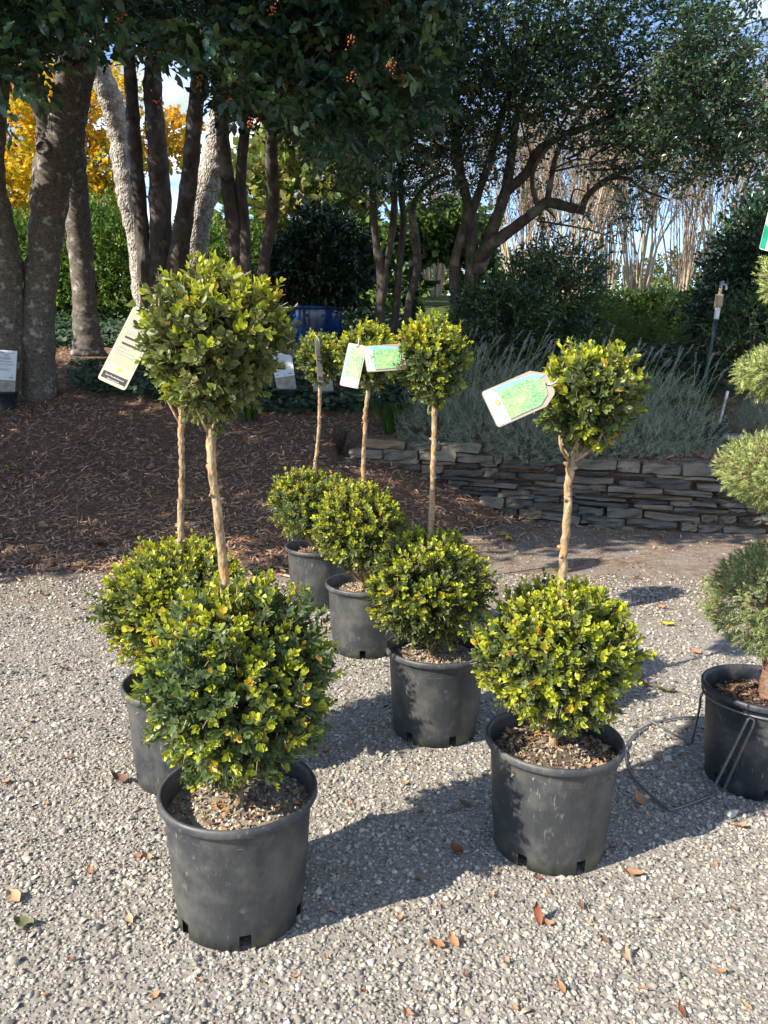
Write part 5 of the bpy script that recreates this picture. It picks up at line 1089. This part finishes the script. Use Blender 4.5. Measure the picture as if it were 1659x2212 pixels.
grass_clump(842, 915, 7.5, 'green strappy grass clump at the left end of the stone wall', 71)
grass_clump(540, 905, 7.75, 'small green grass tuft below the ivy behind the nearest topiary', 72, 110, .2)
grass_clump(1500, 900, 7.3, 'long olive grass leaning over the black marker pot', 73, 200, .5, (.16, .16, .05))

# ------------------------------------------------------------------ bits of garden hardware
def hose_post():
    b = np.array(at_y(1517, 850, 8.0)); t = np.array(at_y(1547, 690, 8.0)); t2 = np.array(at_y(1551, 664, 8.0)); t3 = np.array(at_y(1555, 636, 8.0)); t4 = np.array(at_y(1557, 622, 8.0)); root = empty('standpipe', (b[0], 8.0, float(terrain(b[0], 8.0)))); o = np.array(root.location); tag(root, 'leaning dark green standpipe with tan sleeve and tap', 'standpipe')
    b2 = b + (b - t) * .35
    tube('pipe', [(*(b2 - o), .022), (*(b - o), .022), (*(t - o), .022)], M_STAKE, root, 12, 0, 4); tube('white_collar', [(*(t - o), .026), (*((t + t2) / 2 - o), .026), (*(t2 - o), .026)], M_WHITEP, root, 12, 0, 3)
    tube('tan_sleeve', [(*(t2 - o), .040), (*((t2 + t3) / 2 - o), .040), (*(t3 - o), .038)], M_TANP, root, 12, 0, 3); tube('neck', [(*(t3 - o), .016), (*(t4 - o), .016)], M_TANP, root, 10, 0, 3)
    e = np.array([.05, 0, .04]); tap = tube('tap', [(*(t4 - o), .018), (*(t4 - o + np.array([.004, 0, .03])), .016), (*(t4 - o + np.array([.035, -.005, .03])), .014), (*(t4 - o + np.array([.05, -.01, .01])), .013), (*(t4 - o + np.array([.052, -.01, -.02])), .014)], M_METAL, root, 10, 0, 4)
    tube('tap_handle', [(*(t4 - o + np.array([.0, 0, .03])), .007), (*(t4 - o + np.array([.0, 0, .055])), .010), (*(t4 - o + np.array([.03, 0, .06])), .009)], M_METAL, tap, 8, 0, 3)
hose_post()
def marker_pot():
    b = np.array(at_y(1536, 955, 7.25)); gz = float(terrain(b[0], 7.25)); root = empty('marker_pot', (b[0], 7.25, gz)); tag(root, 'black pot with a slanting white marker, half hidden by olive grass', 'pot')
    lathe('pot', [(.09, 0), (.115, .2), (.128, .201), (.13, .225), (.12, .225), (.112, .19), (0, .188)], 26, M_POT2, root); p = np.array(at_y(1572, 845, 7.2)) - np.array(root.location); s = np.array([.05, 0, .15])
    tube('white_marker', [(*s, .014), (*((s + p) / 2), .014), (*p, .014)], M_WHITEP, root, 6, 0, 3)
marker_pot()
for k, (X, Y, y, s, lb) in enumerate([(1592, 950, 7.15, (.42, .35, .035), 'pale flat flagstone step right of the black marker pot'), (1590, 930, 7.45, (.5, .35, .035), 'second pale flagstone, behind the first at the right')]):
    c = at_y(X, Y, y); o = box_mesh('flagstone', s, (c[0], y, float(terrain(c[0], y)) + .03), M_SLAB, None, (0, .02, .15 * k), .01); tag(o, lb, 'flagstone')
def shelter():
    c = np.array(at_y(1450, 655, 20)); z0 = c[2] - .25; root = empty('garden_shelter', (c[0], 20, z0)); tag(root, 'small grey weathered shelter far off at right', 'shelter'); zt = at_y(1450, 640, 20)[2] - z0
    box_mesh('roof', (1.25, .8, .07), (0, 0, zt), M_ROOF, root, (math.radians(-18), 0, 0)); box_mesh('beam', (1.15, .08, .08), (0, -.33, zt - .17), M_WOODG, root); box_mesh('rail', (1.1, .05, .07), (0, -.33, zt - .36), M_WOODG, root)
    for x in (-.5, .05, .5): box_mesh('post', (.08, .08, zt + .5), (x, -.25, zt / 2 - .3), M_WOODG, root)
    for k in range(4): box_mesh('slat', (.07, .02, .5), (.7 + k * .13, -.2, zt + .05), M_BENCH, root)
shelter()
def white_bench():
    c = np.array(at_y(918, 690, 14.0)); root = empty('garden_bench', (c[0], 14, c[2] - .3)); tag(root, 'white painted garden bench seen between the slim tree stems', 'bench')
    for k in range(3): box_mesh('slat', (.62, .08, .03), (0, -.12 + k * .11, .32), M_BENCH, root)
    for k in range(2): box_mesh('back_slat', (.62, .03, .07), (0, .16, .40 + k * .10), M_BENCH, root)
    for x in (-.26, .26):
        for y in (-.12, .14): box_mesh('leg', (.05, .05, .34), (x, y, .14), M_BENCH, root)
white_bench()
def pergola():
    a = np.array(at_y(900, 522, 12.5)); b = np.array(at_y(975, 522, 12.5)); gz = float(terrain(a[0], 12.5)); root = empty('pergola', (a[0], 12.5, gz)); tag(root, 'dark green vine covered pergola between the two right trees', 'pergola'); h = a[2] - gz; w = b[0] - a[0] + .5
    box_mesh('beam', (w + .5, .10, .14), (w / 2 - .2, 0, h), M_POSTG, root); box_mesh('beam', (w + .5, .10, .14), (w / 2 - .2, .9, h), M_POSTG, root)
    for k in range(5): box_mesh('rafter', (.06, 1.3, .10), (-.3 + k * .32, .45, h + .125), M_POSTG, root)
    for x in (-.05, w - .1): box_mesh('post', (.12, .12, h), (x, 0, h / 2 - .07), M_POSTG, root)
    r = np.random.default_rng(33); A = Acc(); blob_leaves(A, (w / 2 - .2, .1, h + .18), (w * .75, .5, .28), 420, r, L_IVY, .10, 6, .25, [[.12, .20, .05], [.17, .25, .07], [.08, .13, .04]], .4, .5, .2, None, 4)
    blob_leaves(A, (-.1, .0, h * .6), (.2, .2, .5), 130, r, L_IVY, .10, 6, .2, [[.07, .13, .04], [.10, .17, .05]], .4, .5, .2, None, 5); blob_leaves(A, (w - .1, .0, h * .55), (.3, .2, .6), 170, r, L_IVY, .10, 6, .2, [[.07, .13, .04], [.10, .17, .05]], .4, .5, .2, None, 6)
    f = A.build('vine', M_SOFT, root); f['kind'] = 'stuff'
pergola()

# ------------------------------------------------------------------ fallen leaves
def leaf_mesh(name, seed, wide, curl):
    r = np.random.default_rng(seed); n = 7; V = []; Fs = []
    for i in range(n):
        t = i / (n - 1); w = wide * math.sin(math.pi * min(1, t * .92 + .06)) ** .8 * (1 + r.normal() * .06); yb = t - .5; zc = curl * (4 * (t - .5) ** 2) + r.normal() * .02
        V += [(-w, yb, zc + wide * .55 + r.normal() * .03), (0, yb, zc), (w, yb, zc + wide * .45 + r.normal() * .03)]
    for i in range(n - 1): a = i * 3; Fs += [(a, a + 1, a + 4, a + 3), (a + 1, a + 2, a + 5, a + 4)]
    V += [(-.012, -.5, 0), (.012, -.5, 0), (0, -.72, .05)]; k = len(V); Fs.append((k - 3, k - 2, k - 1))
    me = bpy.data.meshes.new(name); me.from_pydata(V, [], Fs); me.polygons.foreach_set('use_smooth', np.ones(len(me.polygons), dtype=bool)); me.update(); return me
LM = {}
def dry_leaf(X, Y, px, kind, ang, label, tilt=.0, z=None, group='leaves fallen on the gravel', seed=0):
    s = seed % 4; key = (kind, s)
    if key not in LM:
        LM[key] = leaf_mesh('fallen_leaf', 600 + s * 7, (.20, .26, .31, .23)[s], (.10, .16, .05, .22)[s]); LM[key].materials.append(M_DRY[kind])
    p = at_z(X, Y, 0.0); d = np.linalg.norm(p - np.array([0, 0, CAM_H]))
    if p[1] > 4.9:      # lies on the bank: walk down the view ray to the slope
        for yy in np.arange(4.7, 12, .02):
            q = at_y(X, Y, yy)
            if q[2] < float(terrain(q[0], yy)): break
        p = np.array([q[0], yy, float(terrain(q[0], yy))]); d = np.linalg.norm(p - np.array([0, 0, CAM_H]))
    L = px / F_PX * d * .92; o = bpy.data.objects.new('fallen_leaf', LM[key]); link(o); o.location = (p[0], p[1], p[2] + .005 + abs(math.sin(tilt)) * L * .42); o.scale = (L, L, L); o.rotation_euler = (tilt, random.uniform(-.25, .25), ang)
    tag(o, label, 'fallen leaf', group); return o
NAMED = [(1160, 1990, 44, 'rust', .1, 'large glossy rust brown leaf standing upright on the front gravel', 1.0), (1183, 1999, 24, 'orange', 1.2, 'orange leaf right beside the upright rust leaf', .1), (942, 2048, 34, 'orange', 1.3, 'orange leaf left of a curled pair on the front gravel', .2), (980, 2042, 36, 'orange', .4, 'orange leaf overlapping its neighbour, front gravel left of the upright leaf', .3), (1364, 1892, 44, 'orange', 1.4, 'broad orange leaf on the gravel right of the front right pot', .1),
         (986, 1842, 38, 'rust', .5, 'long rust leaf in the shadow left of the front right pot', .1), (1382, 1735, 30, 'orange', .2, 'folded orange leaf against the front right pot', .6), (318, 1858, 30, 'tan', 1.2, 'curled tan leaf on sunlit gravel left of the nearest pot rim', .2), (280, 1990, 34, 'tan', .6, 'pale tan leaf on gravel left of the nearest pot', .2), (52, 2000, 44, 'olive', 1.3, 'dull olive leaf lying flat at the lower left', 0), (30, 1945, 38, 'tan', .9, 'brown tan leaf at the left edge of the gravel', .2),
         (262, 1690, 46, 'brown', 1.2, 'dark brown curled bark like leaf beside the half hidden pot', .1), (1438, 1352, 34, 'yellow', 1.4, 'bright yellow leaf on gravel behind the front right ball', .1), (1436, 1497, 40, 'olive', 1.5, 'yellow olive leaf in the shade right of the front right ball', .1), (1500, 1412, 24, 'orange', .8, 'orange leaf left of the spruce trunk on sunny gravel', .2), (1396, 1485, 22, 'rust', .7, 'rust leaf in the shade right of the front right ball', .2), (1270, 2000, 20, 'tan', .9, 'tan leaf far right of the upright rust leaf', .2), (1350, 2075, 34, 'tan', .2, 'pinkish tan crumpled leaf at lower right', .5), (1210, 2140, 26, 'orange', .4, 'small orange leaf at lower right centre', .3), (880, 2195, 26, 'orange', 1.0, 'orange leaf at the bottom centre', .2), (1470, 2190, 30, 'rust', .1, 'rust brown leaf at the bottom right', .3), (1005, 1742, 28, 'brown', 1.0, 'brown leaf in the shade between the front pots', .1), (1600, 1790, 30, 'tan', 1.5, 'tan twig like leaf right of the wire loop', .1)]
for k, (X, Y, px, kd, a, lb, ti) in enumerate(NAMED): dry_leaf(X, Y, px, kd, a, lb, ti, seed=k)
rl = random.Random(77)
def leaf_where(X, Y, kd):
    marks = [(515, 2060, 'in front of the nearest pot'), (380, 2120, 'at the bottom left of the picture'), (100, 2110, 'in the bottom left corner'), (110, 1800, 'on the left gravel, far from the pots'), (230, 1650, 'left of the half hidden pot'), (120, 1430, 'on the left gravel near the mulch'), (780, 1800, 'in the shadow just right of the nearest pot'), (930, 1880, 'in the shadow between the two front pots'), (880, 2050, 'on sunny gravel right of the nearest pot foot'),
             (1050, 2120, 'at the bottom centre right'), (1130, 1920, 'in front of the front right pot'), (1320, 1950, 'on sunny gravel right of the front right pot'), (1560, 1960, 'on sunny gravel at the lower right edge'), (1400, 2150, 'at the bottom right'), (1600, 2150, 'in the bottom right corner'), (1430, 1630, 'inside the wire loop on the gravel'), (1480, 1360, 'on sunny gravel left of the spruce'), (1560, 1310, 'near the wall foot left of the spruce'), (1300, 1270, 'on soil behind the front right topiary'), (760, 1700, 'below the middle pots')]
    m = min(marks, key=lambda q: (q[0] - X) ** 2 + (q[1] - Y) ** 2)
    return 'small ' + {'orange': 'orange', 'rust': 'rusty', 'tan': 'tan', 'brown': 'dark brown'}[kd] + ' dry leaf ' + m[2]
SM = [(865, 1790), (870, 1700), (905, 1760), (790, 1830), (760, 1745), (705, 1635), (1075, 1890), (1060, 1935), (1180, 1925), (1255, 1960), (1310, 2035), (1410, 1985), (1460, 1945), (1520, 2010), (1580, 1965), (1635, 1930), (1330, 1840), (1000, 2110), (1090, 2085), (700, 2080), (640, 2110), (560, 2130), (430, 2120), (160, 2080), (90, 2150), (330, 2160), (780, 2150), (1120, 2180), (1390, 2140), (1560, 2110), (1610, 2180), (60, 1820), (100, 1735), (20, 1690), (190, 1885), (215, 1800), (245, 1610), (150, 1640), (60, 1560), (140, 1450), (210, 1322), (95, 1290), (300, 1850), (1420, 1640), (1385, 1660), (1455, 1655), (1410, 1575), (1480, 1575), (1490, 1360), (1530, 1300), (1560, 1340), (1430, 1310), (1240, 1290), (1380, 1255), (1165, 1900), (950, 1965), (905, 1905), (860, 1985), (720, 1975), (1545, 1870)]
for k, (X, Y) in enumerate(SM): dry_leaf(X + rl.uniform(-6, 6), Y + rl.uniform(-6, 6), rl.uniform(13, 22), (kd_ := rl.choice(['orange', 'rust', 'tan', 'brown', 'orange'])), rl.uniform(0, 6.28), leaf_where(X, Y, kd_), rl.uniform(-.2, .4), group='small dry leaves scattered on the gravel', seed=k)
for k, (X, Y, kd, px, lb) in enumerate([(30, 1018, 'green', 34, 'green leaf on the mulch at the left edge'), (318, 1068, 'green', 22, 'green leaf on the mulch left of the hidden topiary stem'), (410, 1102, 'green', 26, 'pale green leaf on the mulch between the two left stems'), (330, 985, 'green', 22, 'yellow green leaf high on the mulch'), (1085, 1160, 'yellow', 30, 'yellow leaf on bare soil left of the front right stem'), (1100, 1168, 'yellow', 26, 'second yellow leaf touching the first on bare soil'), (18, 1160, 'olive', 32, 'olive leaf on the lower mulch at the left edge'), (1280, 1130, 'tan', 30, 'tan leaf leaning at the wall foot'), (1520, 1150, 'tan', 44, 'large pale brown leaf leaning on the right wall foot'), (95, 1145, 'tan', 36, 'long tan leaf on the lower mulch at left'), (215, 1180, 'brown', 40, 'long brown leaf at the mulch edge'), (1120, 1130, 'rust', 26, 'rust leaf on soil below the wall')]):
    dry_leaf(X, Y, px, kd, rl.uniform(0, 3), lb, .1, group='leaves on the mulch and soil', seed=k)

# tell the look-alike small leaves of one spot apart by their order
bylab = {}
for o in COL.objects:
    if o.get('group') == 'small dry leaves scattered on the gravel': bylab.setdefault(o['label'], []).append(o)
for lab, os_ in bylab.items():
    if len(os_) > 1:
        os_.sort(key=lambda o: o.location.x / max(o.location.y, .1))
        words = ['leftmost', 'rightmost'] if len(os_) == 2 else ['leftmost', 'second', 'third', 'fourth', 'fifth'][:len(os_) - 1] + ['rightmost']
        for o, w_ in zip(os_, words): o['label'] = w_ + ' ' + lab
